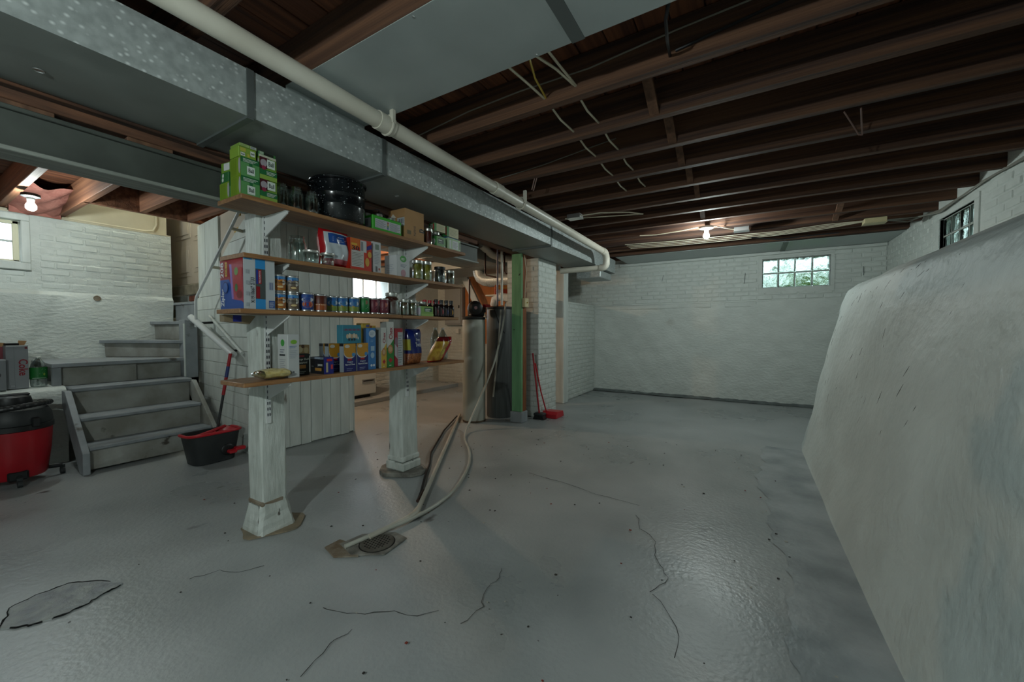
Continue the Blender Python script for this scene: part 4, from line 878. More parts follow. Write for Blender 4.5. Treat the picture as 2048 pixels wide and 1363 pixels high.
for i, (x, y, cp, lb) in enumerate(((-2.12, 2.345, 'k', '7A2028'), (-2.12, 2.405, 'k', 'A83A44'), (-2.12, 2.465, 'k', '2A3A6A'), (-2.12, 2.525, 'k', 'C08A2A'), (-2.22, 2.32, 'r', '7A2028'), (-2.22, 2.38, 'r', '7A2028'), (-2.22, 2.44, 'r', '7A2028'), (-2.22, 2.5, 'r', '7A2028'))):
    bottle('dark sauce bottle with %s cap, %s from the left in the %s row' % ('black' if cp == 'k' else 'red', ('first', 'second', 'third', 'fourth')[i % 4], 'front' if i < 4 else 'rear'), x, y, z3 - .002, M_BLACK if cp == 'k' else M_RED2, lb)
# ================================================================== SHELF 4 (lowest)
z4 = SH['s4']
t, A = bag('pasta_bag', 'clear bag of pale yellow pasta lying on the lowest shelf', -2.165, 1.025, z4 + .03,   .12, .16, .045, lambda u, v: 0 if .12 < v < .9 else 1, [mat('bag_pasta', 'CFC28A', .25, 'B8A566', 60, bump=.5, bscale=50), M_PET], rx=-PI / 2, ry=0)
t.rotation_euler = __import__('mathutils').Matrix(((0, 1, 0), (0, 0, 1), (1, 0, 0))).to_euler(); t.location = (-2.14, 1.025, z4 + .03)
carton('white_carton', 'tall white carton with green logo beside the near post', 'box', -2.155, 1.2, z4, .1, .062, .235, 'C3C6C6', lambda A: (A.ell('L', .5, .8, .18, .08, '3E9A3C'), A.lines('L', .25, .58, .75, .68, 2, '5A6278'), A.rect('L', .2, .5, .75, .54, '22262C'), A.lines('L', .2, .1, .8, .45, 8, 'A0A4A8'), A.ell('F', .5, .82, .28, .05, '7DB23A'), A.lines('F', .12, .68, .88, .75, 2, '5A78A8'), A.lines('F', .12, .45, .85, .65, 5, 'A8B0B8'), A.ell('F', .45, .13, .08, .02, '5A6068'), A.lines('F', .25, .05, .75, .1, 2, '9AA0A8')))
carton('pasta_box', 'black pasta carton of large shell macaroni on the lowest shelf', 'box', -2.2, 1.292, z4, .05, .078, .172, '0E1B18', lambda A: (A.rect('F', 0, .7, 1, 1, 'A88A5C'), A.ell('F', .3, .85, .2, .1, 'D0C09A'), A.ell('F', .75, .82, .18, .1, 'C8B48A'), A.ell('F', .5, .95, .12, .06, '5A3A20'), A.ell('F', .5, .66, .55, .06, '0E1B18'), A.rect('F', .12, .6, .6, .66, '8A1C24'), A.text('F', 'Large Shell', .06, .48, .92, .56, 'D8DCD0'), A.text('F', 'Macaroni', .06, .38, .8, .46, 'D8DCD0'), A.rect('F', .05, .22, .7, .34, 'B07A34'), A.lines('F', .06, .06, .8, .16, 2, 'A8B0A8')))
carton('pasta_box', 'dark blue penne pasta carton lying on its side', 'box', -2.17, 1.405, z4, .13, .062, .098, '10163A', lambda A: (A.rect('F', 0, 0, 1, 1, '1C2680'), A.rect('F', .3, .75, .85, .9, 'B8242C'), A.rect('F', .22, .1, .42, .68, 'B9AF8C'), A.rect('F', .7, .28, .92, .55, 'C03A40'), A.rect('L', 0, 0, 1, 1, '11121C'), A.text('L', 'penne', .58, .42, .92, .6, 'D8DCD8'), A.rect('L', .36, .18, .85, .36, 'A87A34'), A.lines('L', .1, .42, .34, .54, 1, 'C8CCC8'), A.rect('L', 0, .88, 1, 1, '8A98A8'), A.bars('L', .78, .89, .95, .99, 6, '30364A')))
def mac(A):
    A.rect('F', 0, 0, 1, .62, '1A2368'); A.rect('F', 0, .62, 1, 1, 'B0882C'); A.ell('F', .5, .66, .5, .2, 'C8CCD0'); A.ell('F', .5, .69, .48, .19, 'C08A2C'); A.rect('F', 0, .86, 1, 1, 'C08A2C'); A.ell('F', .28, .9, .2, .06, 'C9C4B8'); A.ell('F', .8, .6, .14, .07, '4A8AC0')
    A.rect('F', .3, .4, .65, .47, 'A81C24'); A.text('F', 'Original', .25, .31, .72, .37, 'DDE0E6'); A.text('F', 'Macaroni & Cheese', .1, .23, .9, .29, 'DDE0E6'); A.lines('F', .2, .05, .8, .16, 2, '8A92B8'); A.rect('L', 0, 0, 1, 1, '9AA4AC'); A.rect('L', 0, .9, 1, 1, '14141A')
for i, (x, y, w) in enumerate(((-2.12, 1.545, 'front left one of four'), (-2.12, 1.638, 'front right one of four'), (-2.2, 1.5, 'rear left one of four'), (-2.255, 1.5, 'hindmost of four'))):
    carton('macaroni_box', 'dark blue macaroni and cheese box, %s' % w, 'box', x, y, z4, .036, .084, .174, '9AA4AC', mac, group='macaroni and cheese boxes')
def pop(A):
    A.rect('F', 0, 0, 1, 1, '2E7C92'); A.bars('F', .05, .68, .95, .8, 12, '8A2A48')
    for k in range(5): A.ell('F', .24 + .12 * k, .38 + .04 * (k % 2), .07, .13, ('C9B49A', 'D0C8B4', 'B99A7C', 'D0C8B4', 'C9B49A')[k])
    for k in range(3): A.ell('F', .32 + .15 * k, .2, .05, .07, '1C2630')
    A.ell('F', .82, .28, .03, .08, 'C8D4D8')
carton('popcorn_box', 'teal carton lying across the macaroni boxes', 'box', -2.125, 1.558, z4 + .175, .06, .128, .112, '2E7C92', pop)
carton('cereal_box', 'yellow cereal box behind the teal carton', 'box', -2.19, 1.715, z4, .06, .065, .3, 'C2A63C', lambda A: (A.text('F', 'Chex', .1, .6, .92, .7, '9A3A1E'), A.ell('F', .5, .5, .3, .06, 'B0702C'), A.rect('F', .45, .92, .85, .97, '5A5A9A')))
carton('cereal_box', 'plain blue cereal box with white badges on the lowest shelf', 'box', -2.125, 1.712, z4, .05, .058, .27, '3A78B4', lambda A: (A.ell('F', .5, .86, .46, .09, 'C3CED8'), A.lines('F', .2, .83, .8, .9, 3, '6A86A8'), A.lines('F', .25, .66, .75, .74, 2, '8AB0D0'), A.rect('F', .28, .45, .78, .56, '9AB8D0'), A.ell('F', .5, .34, .26, .07, '9AB8D0'), A.ell('F', .35, .1, .14, .03, 'D8E0E8'), A.ell('F', .68, .1, .14, .03, 'D8E0E8')))
carton('cereal_box', 'red and brown cereal box squeezed beside the blue box', 'box', -2.19, 1.762, z4, .09, .03, .285, '8A4A28', lambda A: (A.rect('F', 0, .85, 1, 1, 'B89A30'), A.ell('F', .5, .5, .4, .1, '5A1A2A')))
def chex(c2, dia):
    def a(A):
        A.rect('F', 0, 0, 1, 1, 'CBCDC8'); A.poly('F', [(0, 0), (1, 0), (1, .62), (.5, .5), (0, .42)], c2); A.text('F', 'Chex', .3, .62, .82, .88, '9A1E34', 1); A.ell('F', .5, .4, .36, .1, 'B07A4A'); A.ell('F', .5, .4, .26, .06, 'C8A27A'); A.poly('F', [(.5, .1), (.8, .16), (.5, .22), (.2, .16)], 'B0242C'); A.lines('F', .3, .04, .75, .08, 1, 'D8DAD4'); A.rect('L', 0, 0, 1, 1, '9A9C98')
    return a
carton('cereal_box', 'white and yellow cereal box, left of the two with red vertical lettering', 'box', -2.125, 1.806, z4, .05, .045, .272, 'CBCDC8', chex('C8A238', 0))
carton('cereal_box', 'taller white and green cereal box with red vertical lettering', 'box', -2.135, 1.866, z4, .06, .062, .312, 'CBCDC8', chex('2F7E34', 1))
carton('cereal_box', 'red edged cereal box showing its white nutrition panel', 'box', -2.14, 1.945, z4, .06, .075, .268, 'A01E2A', lambda A: (A.rect('F', .4, .02, 1, .9, 'B4B9BA'), A.lines('F', .46, .1, .95, .85, 12, '82888C'), A.rect('F', .4, .9, 1, 1, 'A01E2A'), A.ell('F', .2, .65, .18, .12, '8A6A78'), A.poly('F', [(0, .3), (.35, .2), (.35, .5), (0, .6)], 'B8B0B4')))
def ptz(u, v):
    if v < .3: return 1
    if u < .16: return 2 if .42 < v < .72 and u < .12 else 0
    return 0
t, A = bag('pretzel_bag', 'blue bag of tiny pretzel twists at the right of the lowest shelf', -2.17, 2.135, z4, .165, .262, .09, ptz, [cm('16266E', .22), mat('pretzel_mix', 'A86A3A', .35, '5E2A1C', 110), cm('A8A83A', .3)], rz=.12)
A.text('F', 'Tiny', .38, .64, .72, .74, 'C9CEDA'); A.text('F', 'Twists', .36, .5, .88, .62, 'C9CEDA'); A.done(t)
def chp(u, v):
    if u > .62 or v < .06: return 0
    return 1 if v < .8 else 2
t, A = bag('chip_bag', 'red and yellow bag of chips leaning at the right end of the lowest shelf', -2.165, 2.365, z4, .17, .2, .1, chp, [cm('A8141C', .2), mat('chips', 'BFA044', .3, '8A5A22', 22), cm('6A1A1C', .2)], rz=.06, shear=.75)
A.rect('F', .3, .3, .58, .5, 'B8A83A', 4); A.rect('F', .72, .72, .92, .9, 'A8AAB0', 4); A.done(t)
def pet(label, x, y, z, r, h, lab=None):
    t = thing('plastic_bottle', label, 'bottle', (x, y, z), 0)
    mk('bottle', G().lathe([(r * .7, 0), (r * .95, .008), (r, .02), (r, h * .62), (r * .85, h * .76), (r * .4, h * .9), (r * .3, h * .93), (r * .3, h * .97)], n=20), M_PET, t, True, False)
    mk('cap', G().lathe([(r * .34, h * .955), (r * .34, h), (r * .3, h + .002)], n=16), M_PORC, t, True, False); return t
pet('clear plastic bottle, left of the pair behind the chip bag', -2.272, 2.5, z4, .042, .272); pet('clear plastic bottle, right of the pair behind the chip bag', -2.27, 2.59, z4, .043, .272)
# ================================================================== TANKS AND UTILITIES
t = thing('softener_tank', 'cream cylindrical softener tank with black valve head', 'tank', (-2.96, 3.965, 0)); r = .142
mk('tank', G().lathe([(r * .97, 0), (r, .01), (r, 1.24), (r * .97, 1.275)], n=40), M_TANK, t, True, False); mk('foot_ring', G().lathe([(r * 1.01, 0), (r * 1.015, .02), (r * 1.0, .022)], n=40), cm('5A4A38', .7), t, True, False)
mk('collar', G().lathe([(r * 1.0, 1.27), (r * 1.02, 1.275), (r * 1.02, 1.30), (r * .6, 1.315)], n=36), M_BLACK, t, True, False)
vh = mk('valve_body', G().cbox(-.07, .07, -.05, .14, 1.31, 1.42, .015).cbox(-.02, .05, .05, .2, 1.36, 1.44, .01).lathe([(.05, 1.30), (.06, 1.33), (.05, 1.36)], (0, 0, 0), 18), M_BLACK2, t, False, False)
mk('valve_head', G().tube([(.12, -.12, 1.41), (.1, -.1, 1.41), (.02, .0, 1.41), (-.03, .05, 1.41)], [.05, .085, .095, .09], 24), M_BLACK, t, True, False); mk('red_knob', G().cbox(.06, .12, .1, .2, 1.43, 1.465, .006), M_RED2, t, False, False)
mk('sticker', G().lathe([(.02, 0), (.001, .001)], n=14), cm('B88A8A'), vh, False, False).matrix_local = __import__('mathutils').Matrix.Translation((.125, -.128, 1.41)) @ Vector((.7, -.7, 0)).to_track_quat('Z', 'Y').to_matrix().to_4x4()
t = thing('brine_tank', 'taller dark grey tank between the cream tank and green post', 'tank', (-2.835, 4.375, 0)); r = .178
mk('tank', G().lathe([(r * .96, 0), (r, .012), (r, 1.40), (r * .98, 1.415)], n=40), M_TANKD, t, True, False); mk('rim', G().lathe([(r * 1.0, 1.41), (r * 1.02, 1.415), (r * 1.02, 1.44), (r * .95, 1.445), (r * .3, 1.45)], n=40), M_BLACK2, t, True, False)
mk('dip_tube', G().tube([(.12, -.165, 1.40), (.1, -.185, 1.0), (.02, -.195, .28)], .011, 8), M_PVC2, t, True, False); mk('cord', G().tube([(.02, -.17, 1.42), (.09, -.18, 1.25), (.15, -.13, 1.1)], .006, 6), M_WIREK, t, True, False)
def pipe(name, label, pts, r, m, cat='pipe', n=10): return mk(name, G().tube(pts, r, n), m, label=label, cat=cat, smooth=True)
pipe('grey_conduit', 'grey plastic conduit dropping behind the tanks beside the cream one', [(-2.76, 4.2, 2.16), (-2.76, 4.2, 1.455)], .012, cm('8A8490', .4))
pipe('white_conduit', 'cream plastic pipe dropping from the joists to the dark tank', [(-2.72, 4.24, 2.14), (-2.72, 4.24, 1.455)], .016, M_PVC)
pipe('copper_pipe', 'dark copper pipe with elbow, left of the drops behind the tanks', [(-3.16, 4.5, 2.25), (-3.16, 4.5, 1.93), (-3.14, 4.5, 1.9), (-2.98, 4.5, 1.86)], .011, M_COPPER)
pipe('copper_pipe', 'straight dark copper pipe dropping to the valve head', [(-2.98, 4.53, 2.28), (-2.98, 4.53, 1.46)], .012, M_COPPER)
pipe('copper_pipe', 'short dark copper pipe with elbow beside the cream pipe', [(-2.92, 4.62, 2.28), (-2.92, 4.62, 1.95), (-2.9, 4.62, 1.92), (-2.8, 4.62, 1.89)], .011, M_COPPER)
pipe('copper_pipe', 'dark copper pipe rising left behind the valve head', [(-3.36, 4.4, 1.85), (-3.36, 4.4, 1.3)], .012, M_COPPER)
pipe('waste_pipe', 'thick white waste pipe elbowing behind the tanks overhead', [(-3.16, 4.4, 2.3), (-3.15, 4.5, 2.26), (-3.12, 4.6, 2.2), (-3.05, 4.72, 2.16), (-2.85, 4.85, 2.14)], .05, M_PVC, n=14)
rd = thing('round_duct', 'shiny round galvanized elbow duct behind the tanks', 'duct', (-3.6, 5.4, 1.86))
mk('elbow', G().tube([(-3.92, 5.4, 2.128), (-3.92, 5.4, 2.1), (-3.88, 5.4, 2.02), (-3.8, 5.4, 1.975), (-3.7, 5.4, 1.96)], .105, 20), M_GALV, rd, True); mk('straight_run', G().tube([(-3.7, 5.4, 1.96), (-2.95, 5.4, 1.94)], .11, 20), M_GALV, rd, True)
wr_ = thing('wrapped_pipe', 'white wrapped pipe joint behind the dark tank', 'pipe', (-3.2, 4.9, 1.55)); mk('wrap', G().tube([(-3.32, 4.95, 1.5), (-3.3, 4.95, 1.6), (-3.2, 4.95, 1.64), (-3.0, 4.95, 1.6)], .06, 12), mat('white_wrap', 'C6C8C4', .6, 'A8AAA6', 14, bump=.6), wr_, True)
carton('salt_carton', 'red and orange carton lying behind the dark tank', 'box', -3.22, 5.1, 1.68, .12, .3, .14, 'B83A1E', lambda A: (A.rect('F', 0, .55, 1, 1, 'C87A2A'), A.lines('F', .15, .65, .85, .85, 2, 'D8B04A'), A.rect('F', .05, .1, .25, .5, 'C9C9C4')), rz=-.9)
mk('utility_shelf', G().cbox(-3.5, -2.85, 4.98, 5.25, 1.66, 1.68, .003), M_WHITEW, label='small white shelf holding the red carton behind the tanks', cat='shelf')
pw = mk('plywood_board', G().cbox(-5.2, -4.2, 6.66, 6.69, .85, 2.4, .003), M_PLY, label='orange plywood backing board on the back room wall', cat='board')
ep = thing('electrical_panel', 'grey electrical panel on the back room wall', 'electrical panel', (-5.45, 6.6, 1.25))
mk('cabinet', G().cbox(-5.7, -5.22, 6.58, 6.69, 1.24, 2.05, .006), mat('panel_grey', '8A8C8A', .4), ep); mk('cover', G().cbox(-5.67, -5.25, 6.565, 6.58, 1.28, 2.01, .004), mat('panel_grey2', '979996', .4), ep); mk('latch', G().cbox(-5.31, -5.28, 6.555, 6.566, 1.6, 1.66, .002), M_BLACK2, ep)
mk('panel_cable', G().tube([(-5.15, 6.62, 2.2), (-5.0, 6.6, 2.05), (-4.95, 6.6, 1.8), (-5.1, 6.62, 1.6)], .012, 8), M_WIREK, label='black cable looping over the plywood board', cat='cable', smooth=True)
for k, x in enumerate((-5.4, -4.95)): mk('outlet_box', G().cbox(x - .04, x + .04, 6.63, 6.665 if x > -5.2 else 6.69, 1.06, 1.16, .004), M_PORC, label='small white outlet box %s the electrical panel' % ('under' if k == 0 else 'right of'), cat='outlet')
mk('sloped_board', G().prism([(-5.1, 2.33), (-4.95, 2.33), (-4.4, 1.35), (-4.55, 1.35)], 6.3, 6.36, 'y'), M_WHITEW, label='white sloped board in front of the plywood', cat='board')
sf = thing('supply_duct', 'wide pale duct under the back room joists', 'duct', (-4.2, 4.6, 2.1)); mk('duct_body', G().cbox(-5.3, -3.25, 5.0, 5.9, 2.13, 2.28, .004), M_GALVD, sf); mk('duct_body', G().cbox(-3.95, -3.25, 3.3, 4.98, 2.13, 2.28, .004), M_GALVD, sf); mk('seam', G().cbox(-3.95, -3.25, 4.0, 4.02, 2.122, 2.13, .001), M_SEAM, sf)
slab = struct('trim_5', G().cbox(-6, -5.02, 3.3, 6.2, -.01, .07, .01), M_FLOOR, 'low concrete slab under the freezer')
fr = thing('chest_freezer', 'white chest freezer standing in the back room', 'freezer', (-5.45, 3.9, .07))
mk('cabinet', G().cbox(-5.8, -5.18, 3.3, 4.3, .12, .88, .015), M_FRZ, fr); mk('lid', G().cbox(-5.8, -5.17, 3.3, 4.31, .89, .97, .015), M_FRZ, fr); mk('kick_base', G().box(-5.75, -5.24, 3.35, 4.22, .07, .12), M_BLACK, fr); mk('badge', G().cbox(-5.181, -5.172, 4.02, 4.26, .3, .36, .002), M_SILVER, fr)
mk('badge_text', G().box(-5.172, -5.171, 4.04, 4.24, .325, .345), cm('3A3A3A'), fr)
# ================================================================== BROOMS, BUCKET, MOP, VACUUM
b = thing('push_broom', 'red handled broom leaning on the brick pillar', 'broom', (-2.28, 4.43, 0))
mk('handle', G().tube([(-2.29, 4.46, .06), (-2.33, 4.35, .85)], .011, 8), M_RED, b, True); mk('head', G().cbox(-2.36, -2.22, 4.42, 4.52, .045, .08, .01), M_BLACK2, b); mk('bristles', G().prism([(-2.37, 0), (-2.21, 0), (-2.23, .045), (-2.35, .045)], 4.43, 4.51, 'y'), M_BLACK, b)
b = thing('dustpan', 'red long handled dustpan beside the brick pillar', 'dustpan', (-2.2, 4.62, 0))
mk('pan', G().prism([(4.56, 0), (4.8, 0), (4.8, .02), (4.78, .075), (4.6, .085), (4.56, .05)], -2.31, -2.1, 'x'), M_RED2, b, bevel=.006); mk('handle', G().tube([(-2.26, 4.6, .07), (-2.29, 4.5, .35), (-2.32, 4.4, .72)], .009, 8), M_RED2, b, True)
bk = thing('mop_bucket', 'dark grey mop bucket with red rim on the floor by the stairs', 'bucket', (-4.03, 1.555, 0))
def bkt(u, v, th=0):
    a = 2 * PI * u; rx, ry = .12 + .035 * v - th, .155 + .04 * v - th; c, s = math.cos(a), math.sin(a); e = .55
    return (rx * math.copysign(abs(c) ** e, c), ry * math.copysign(abs(s) ** e, s), .005 + .25 * v + (.012 * c * v))
g = G().grid(bkt, 40, 8); g.grid(lambda u, v: bkt(1 - u, v, .006), 40, 8); g.add([bkt(k / 40, 0) for k in range(40)], [tuple(range(40))])
mk('tub', g, M_BLACK2, bk, True, False)
mk('red_rim', G().tube([(lambda p: (p[0] * 1.02, p[1] * 1.02, p[2]))(bkt(u, 1)) for u in [-.3 + .6 * k / 30 for k in range(31)]], .013, 8), M_RED2, bk, True, False)
mk('wringer', G().grid(lambda u, v: (-.1 + .21 * u, .03 + .13 * v, .235 - .05 * math.sin(PI * u) * math.sin(PI * v) + .03 * v), 12, 10).tube([(.1, -.15, .255), (.02, .0, .262), (-.03, .12, .275)], .014, 8), M_RED2, bk, True, False)
mk('grey_rim', G().tube([(lambda p: (p[0] * 1.01, p[1] * 1.01, p[2]))(bkt(u, 1)) for u in [.3 + .4 * k / 20 for k in range(21)]], .009, 8), M_BLACK2, bk, True, False)
mk('pedal', G().cbox(.13, .2, .06, .12, .07, .1, .008).cbox(.14, .2, .11, .19, .085, .115, .008), M_RED2, bk, False, False); mk('recess', G().lathe([(.05, 0), (.045, .004), (.03, .005)], n=18), M_BLACK, bk, True, False).matrix_local = __import__('mathutils').Matrix.Translation((.14, .07, .1)) @ __import__('mathutils').Matrix.Rotation(PI / 2, 4, 'Y')
mp = thing('mop', 'red and black mop handle standing in the bucket', 'mop', (-4.06, 1.6, .02))
def lp(k): return Vector((-4.07, 1.585, .05)).lerp(Vector((-4.02, 1.715, .93)), k)
mk('lower_pole', G().tube([lp(0), lp(.58)], .011, 10), M_BLACK2, mp, True); mk('red_grip', G().tube([lp(.58), lp(1)], .0135, 10), M_RED, mp, True); mk('grip_band', G().tube([lp(.76), lp(.87)], .0142, 10), cm('2A3A78'), mp, True); mk('mop_head', G().lathe([(.06, .02), (.07, .05), (.03, .08)], (-4.06, 1.58, .0), 14), M_PORC, mp, True)
v = thing('shop_vacuum', 'red and black wet dry vacuum beside the stair foot', 'vacuum', (-4.7, .555, 0))
r = .2
mk('drum', G().lathe([(r * .80, .055), (r * .84, .065), (r * .95, .25), (r * 1.0, .40), (r * 1.0, .41)], n=40), M_RED, v, True, False)
mk('rim_band', G().lathe([(r * 1.0, .405), (r * 1.04, .41), (r * 1.04, .445), (r * 1.0, .45)], n=40), M_BLACK, v, True, False); mk('lid', G().lathe([(r * 1.0, .445), (r * 1.02, .46), (r * .98, .52), (r * .9, .555), (r * .5, .58), (.02, .59)], n=40), M_BLACK2, v, True, False)
mk('motor_head', G().lathe([(.1, .575), (.105, .6), (.095, .645), (.07, .655), (.01, .657)], n=30, sx=.8), M_BLACK, v, True, False); mk('handle_grip', G().cbox(-.04, .02, -.09, .09, .65, .668, .006), M_BLACK, v, False, False)
mk('hose', G().tube([(r * .98 * math.cos(a) * .93, r * math.sin(a) * .93, .585 + .01 * math.sin(2 * a)) for a in [-2.2 + 4.4 * k / 60 for k in range(61)]], [.019 + .002 * (k % 2) for k in range(61)], 10), M_BLACK, v, False, False)
mk('latch', G().cbox(.17, .205, .07, .11, .43, .5, .006), M_BLACK, v, False, False); mk('caster_bay', G().cbox(.12, .178, -.05, .05, .05, .12, .01), M_BLACK, v, False, False)
g = G()
for a in (.02, 1.5, 3.1, -1.6):
    x, y = .21 * math.cos(a) * (1 if abs(a) > .5 else .86), .21 * math.sin(a) * 1.15
    mk('caster_arm', G().tube([(x * .7, y * .7, .075), (x, y, .07)], .018, 8), M_BLACK, v, True, False)
    mk('caster_wheel', G().tube([(x - .0, y - .012, .026), (x, y + .012, .026)], .026, 14).box(x - .006, x + .006, y - .014, y + .014, .026, .07), M_BLACK2, v, False, False)
# soda cartons and bottle on ledge
def coke(A):
    A.text('F', 'Coke', .55, .3, .98, .68, '8E1A28', -1); A.rect('F', .85, .92, .97, .97, '7A2A34'); A.bars('F', .36, .02, .4, .98, 1, '6E7276'); A.rect('F', .15, .03, .38, .1, '6E7276'); A.rect('F', .17, .04, .36, .095, '9A9EA2')
t = carton('soda_carton', 'tall grey soda carton with red Coke lettering on the ledge', 'box', -5.27, .655, .655, .13, .118, .36, '8E9296', coke)
mk('torn_flap', G().prism([(.02, .36), (.055, .358), (.07, .395), (.025, .4)], -.06, -.05, 'x'), M_CARD, t, False, False); mk('opening', G().box(-.05, .04, -.055, .015, .358, .378), M_HOLE, t, False, False); mk('white_fold', G().box(.055, .068, -.056, .056, .352, .362), cm('C9CBCB'), t, False, False)
t = carton('soda_carton', 'shorter grey soda carton at the photo edge on the ledge', 'box', -5.21, .525, .655, .12, .13, .25, '8A8E92', lambda A: (A.ell('F', .75, .5, .05, .06, '44484C'), A.rect('F', 0, .97, 1, 1, 'C0C2C4')))
t = carton('soda_carton', 'grey and red soda carton behind the shorter one', 'box', -5.38, .5, .655, .12, .2, .35, '8E8A8C', lambda A: A.rect('F', .8, .0, 1, 1, '8A3A44')); mk('torn_flap', G().prism([(.02, .35), (.1, .345), (.11, .38), (.02, .39)], .03, .045, 'x'), M_CARD, t, False, False)
t = pet('clear two litre soda bottle with green label on the ledge', -5.24, .772, .655, .05, .262)
def P(f, u, v_, e): a = -.15 + (u - .5) * 3.6; return ((.0512 + e) * math.cos(a), (.0512 + e) * math.sin(a), .07 + v_ * .1)
A = Art(P); A.rect('F', 0, 0, 1, 1, '14702A', 16); A.poly('F', [(.25, .25), (.4, .12), (.68, .85), (.55, .92)], 'B4BCB8'); A.poly('F', [(.52, .42), (.62, .5), (.74, .8), (.62, .88)], 'B4BCB8'); A.ell('F', .68, .4, .04, .1, '8AA83A'); A.rect('F', .3, .06, .75, .1, 'B4BCB8', 6); A.done(t)
# ================================================================== FLOOR HOSES AND DRAIN
pipe('vinyl_hose', 'pale flexible hose snaking from the tanks to the floor drain', [(-2.67, 4.25, 1.47), (-2.63, 4.16, 1.3), (-2.65, 4.09, 1.0), (-2.68, 4.0, .72), (-2.72, 3.86, .45), (-2.74, 3.7, .22), (-2.73, 3.55, .07), (-2.66, 3.4, .018), (-2.49, 3.162, .014), (-2.33, 3.02, .014), (-2.189, 2.867, .014), (-1.986, 2.601, .014), (-1.821, 2.263, .014), (-1.75, 2.08, .014), (-1.722, 1.931, .014), (-1.712, 1.79, .014), (-1.715, 1.658, .018), (-1.74, 1.52, .02), (-1.752, 1.468, .02), (-1.795, 1.276, .014)], .0125, M_HOSE, 'hose')
for o in [bpy.data.objects['vinyl_hose']]:
    md = o.modifiers.new('ss', 'SUBSURF'); md.levels = 1; md.render_levels = 2
pv = thing('floor_pipe', 'rigid white plastic pipe with an angled elbow leading to the drain', 'pipe', (-2.3, 2.6, 0))
mk('long_run', G().tube([(-3.28, 4.08, .02), (-1.742, 1.742, .02)], .016, 12), M_PVC2, pv, True); mk('elbow', G().tube([(-1.765, 1.775, .02), (-1.738, 1.72, .02), (-1.733, 1.66, .02)], .02, 12), M_PVC2, pv, True); mk('short_run', G().tube([(-1.733, 1.68, .02), (-1.757, 1.398, .02)], .016, 12), M_PVC2, pv, True)
pipe('black_tube', 'thin black tube lying alongside the white floor pipe', [(-3.25, 3.98, .02), (-2.93, 3.36, .012), (-2.5, 2.68, .012), (-2.3, 2.45, .012), (-2.134, 2.223, .012), (-1.95, 1.99, .012), (-1.876, 1.887, .012)], .009, M_WIREK, 'tube'); pipe('copper_tip', 'short copper tube end beside the white floor pipe', [(-1.95, 2.02, .012), (-1.866, 1.875, .012)], .012, M_COPPER, 'tube')
dn = thing('floor_drain', 'round perforated floor drain cover set in a square plate', 'drain', (-1.7, 1.385, 0))
mk('square_plate', G().prism([(-1.86, 1.29), (-1.72, 1.255), (-1.58, 1.35), (-1.6, 1.52), (-1.7, 1.53), (-1.84, 1.42)], -.003, .004, 'z'), M_CONC, dn); mk('rusty_edge', G().prism([(-1.9, 1.23), (-1.78, 1.2), (-1.68, 1.27), (-1.8, 1.33), (-1.9, 1.32)], -.003, .0035, 'z'), M_RUST, dn)
mk('grate', G().lathe([(.088, .003), (.088, .008), (.08, .011), (.002, .011)], (-1.695, 1.4, 0), 36), M_IRON, dn, True)
g = G()
for i in range(-4, 5):
    for j in range(-4, 5):
        x, y = i * .017 + (.0085 if j % 2 else 0), j * .016
        if x * x + y * y < .068 ** 2: g.lathe([(.0048, .0112), (.0047, .0116)], (-1.695 + x, 1.4 + y, 0), 8)
mk('drain_holes', g, M_HOLE, dn, kind='stuff'); mk('dark_rim', G().lathe([(.094, .0035), (.094, .0045), (.088, .0048)], (-1.695, 1.4, 0), 36), cm('1E1C1A', .8), dn)
# ================================================================== WIRES AND BOXES OVERHEAD
def wire(label, pts, m=None, r=.006): return pipe('cable', label, pts, r, m or M_WIRE, 'cable', 6)
wire('white cable pair dropping from the panel edge into the nearest joist', [(-.96, 1.55, 2.345), (-.95, 1.7, 2.352), (-.949, 1.9, 2.37)]); wire('yellow cable dropping into the nearest joist', [(-.85, 1.55, 2.345), (-.9, 1.7, 2.353), (-.94, 1.9, 2.37)], M_WIREY, .005)
wire('pair of white cables angling to the nearest joist, right of the yellow one', [(-.82, 1.55, 2.345), (-.79, 1.7, 2.36), (-.775, 1.9, 2.38)]); wire('single white cable beside the angled pair', [(-.76, 1.55, 2.345), (-.765, 1.68, 2.358), (-.77, 1.9, 2.38)])
wire('black cable hanging at the right edge of the panel', [(-.27, 1.55, 2.345), (-.29, 1.6, 2.32), (-.31, 1.75, 2.34), (-.324, 1.9, 2.37)], M_WIREK, .007)
for k in range(1, 5):
    y = 1.95 + .405 * k
    wire('short white cable between joists, left run, bay %s from the panel' % ('first', 'second', 'third', 'fourth')[k - 1], [(-.95, y - .405, 2.37), (-.948, y - .25, 2.352), (-.95, y - .05, 2.37)]); wire('short white cable between joists, right run, bay %s from the panel' % ('first', 'second', 'third', 'fourth')[k - 1], [(-.79, y - .405, 2.38), (-.788, y - .25, 2.358), (-.79, y - .05, 2.38)])
wire('long thin grey cable stapled along the nearest joist', [(-1.85, 1.89, 2.4), (-1.45, 1.892, 2.44), (-1.1, 1.892, 2.45), (-.7, 1.892, 2.44), (-.3, 1.892, 2.47), (.2, 1.892, 2.49), (1.3, 1.892, 2.5)], cm('8A8478', .5), .004); wire('black cable along the nearest joist at the right', [(-.3, 1.89, 2.38), (.1, 1.89, 2.43), (.8, 1.89, 2.48), (1.5, 1.89, 2.5)], M_WIREK, .006)
wire('thin grey cable sagging along the second joist', [(-1.75, 2.7, 2.37), (-1.35, 2.69, 2.39), (-1.0, 2.69, 2.43), (-.8, 2.69, 2.45)], cm('77736A', .5), .004)
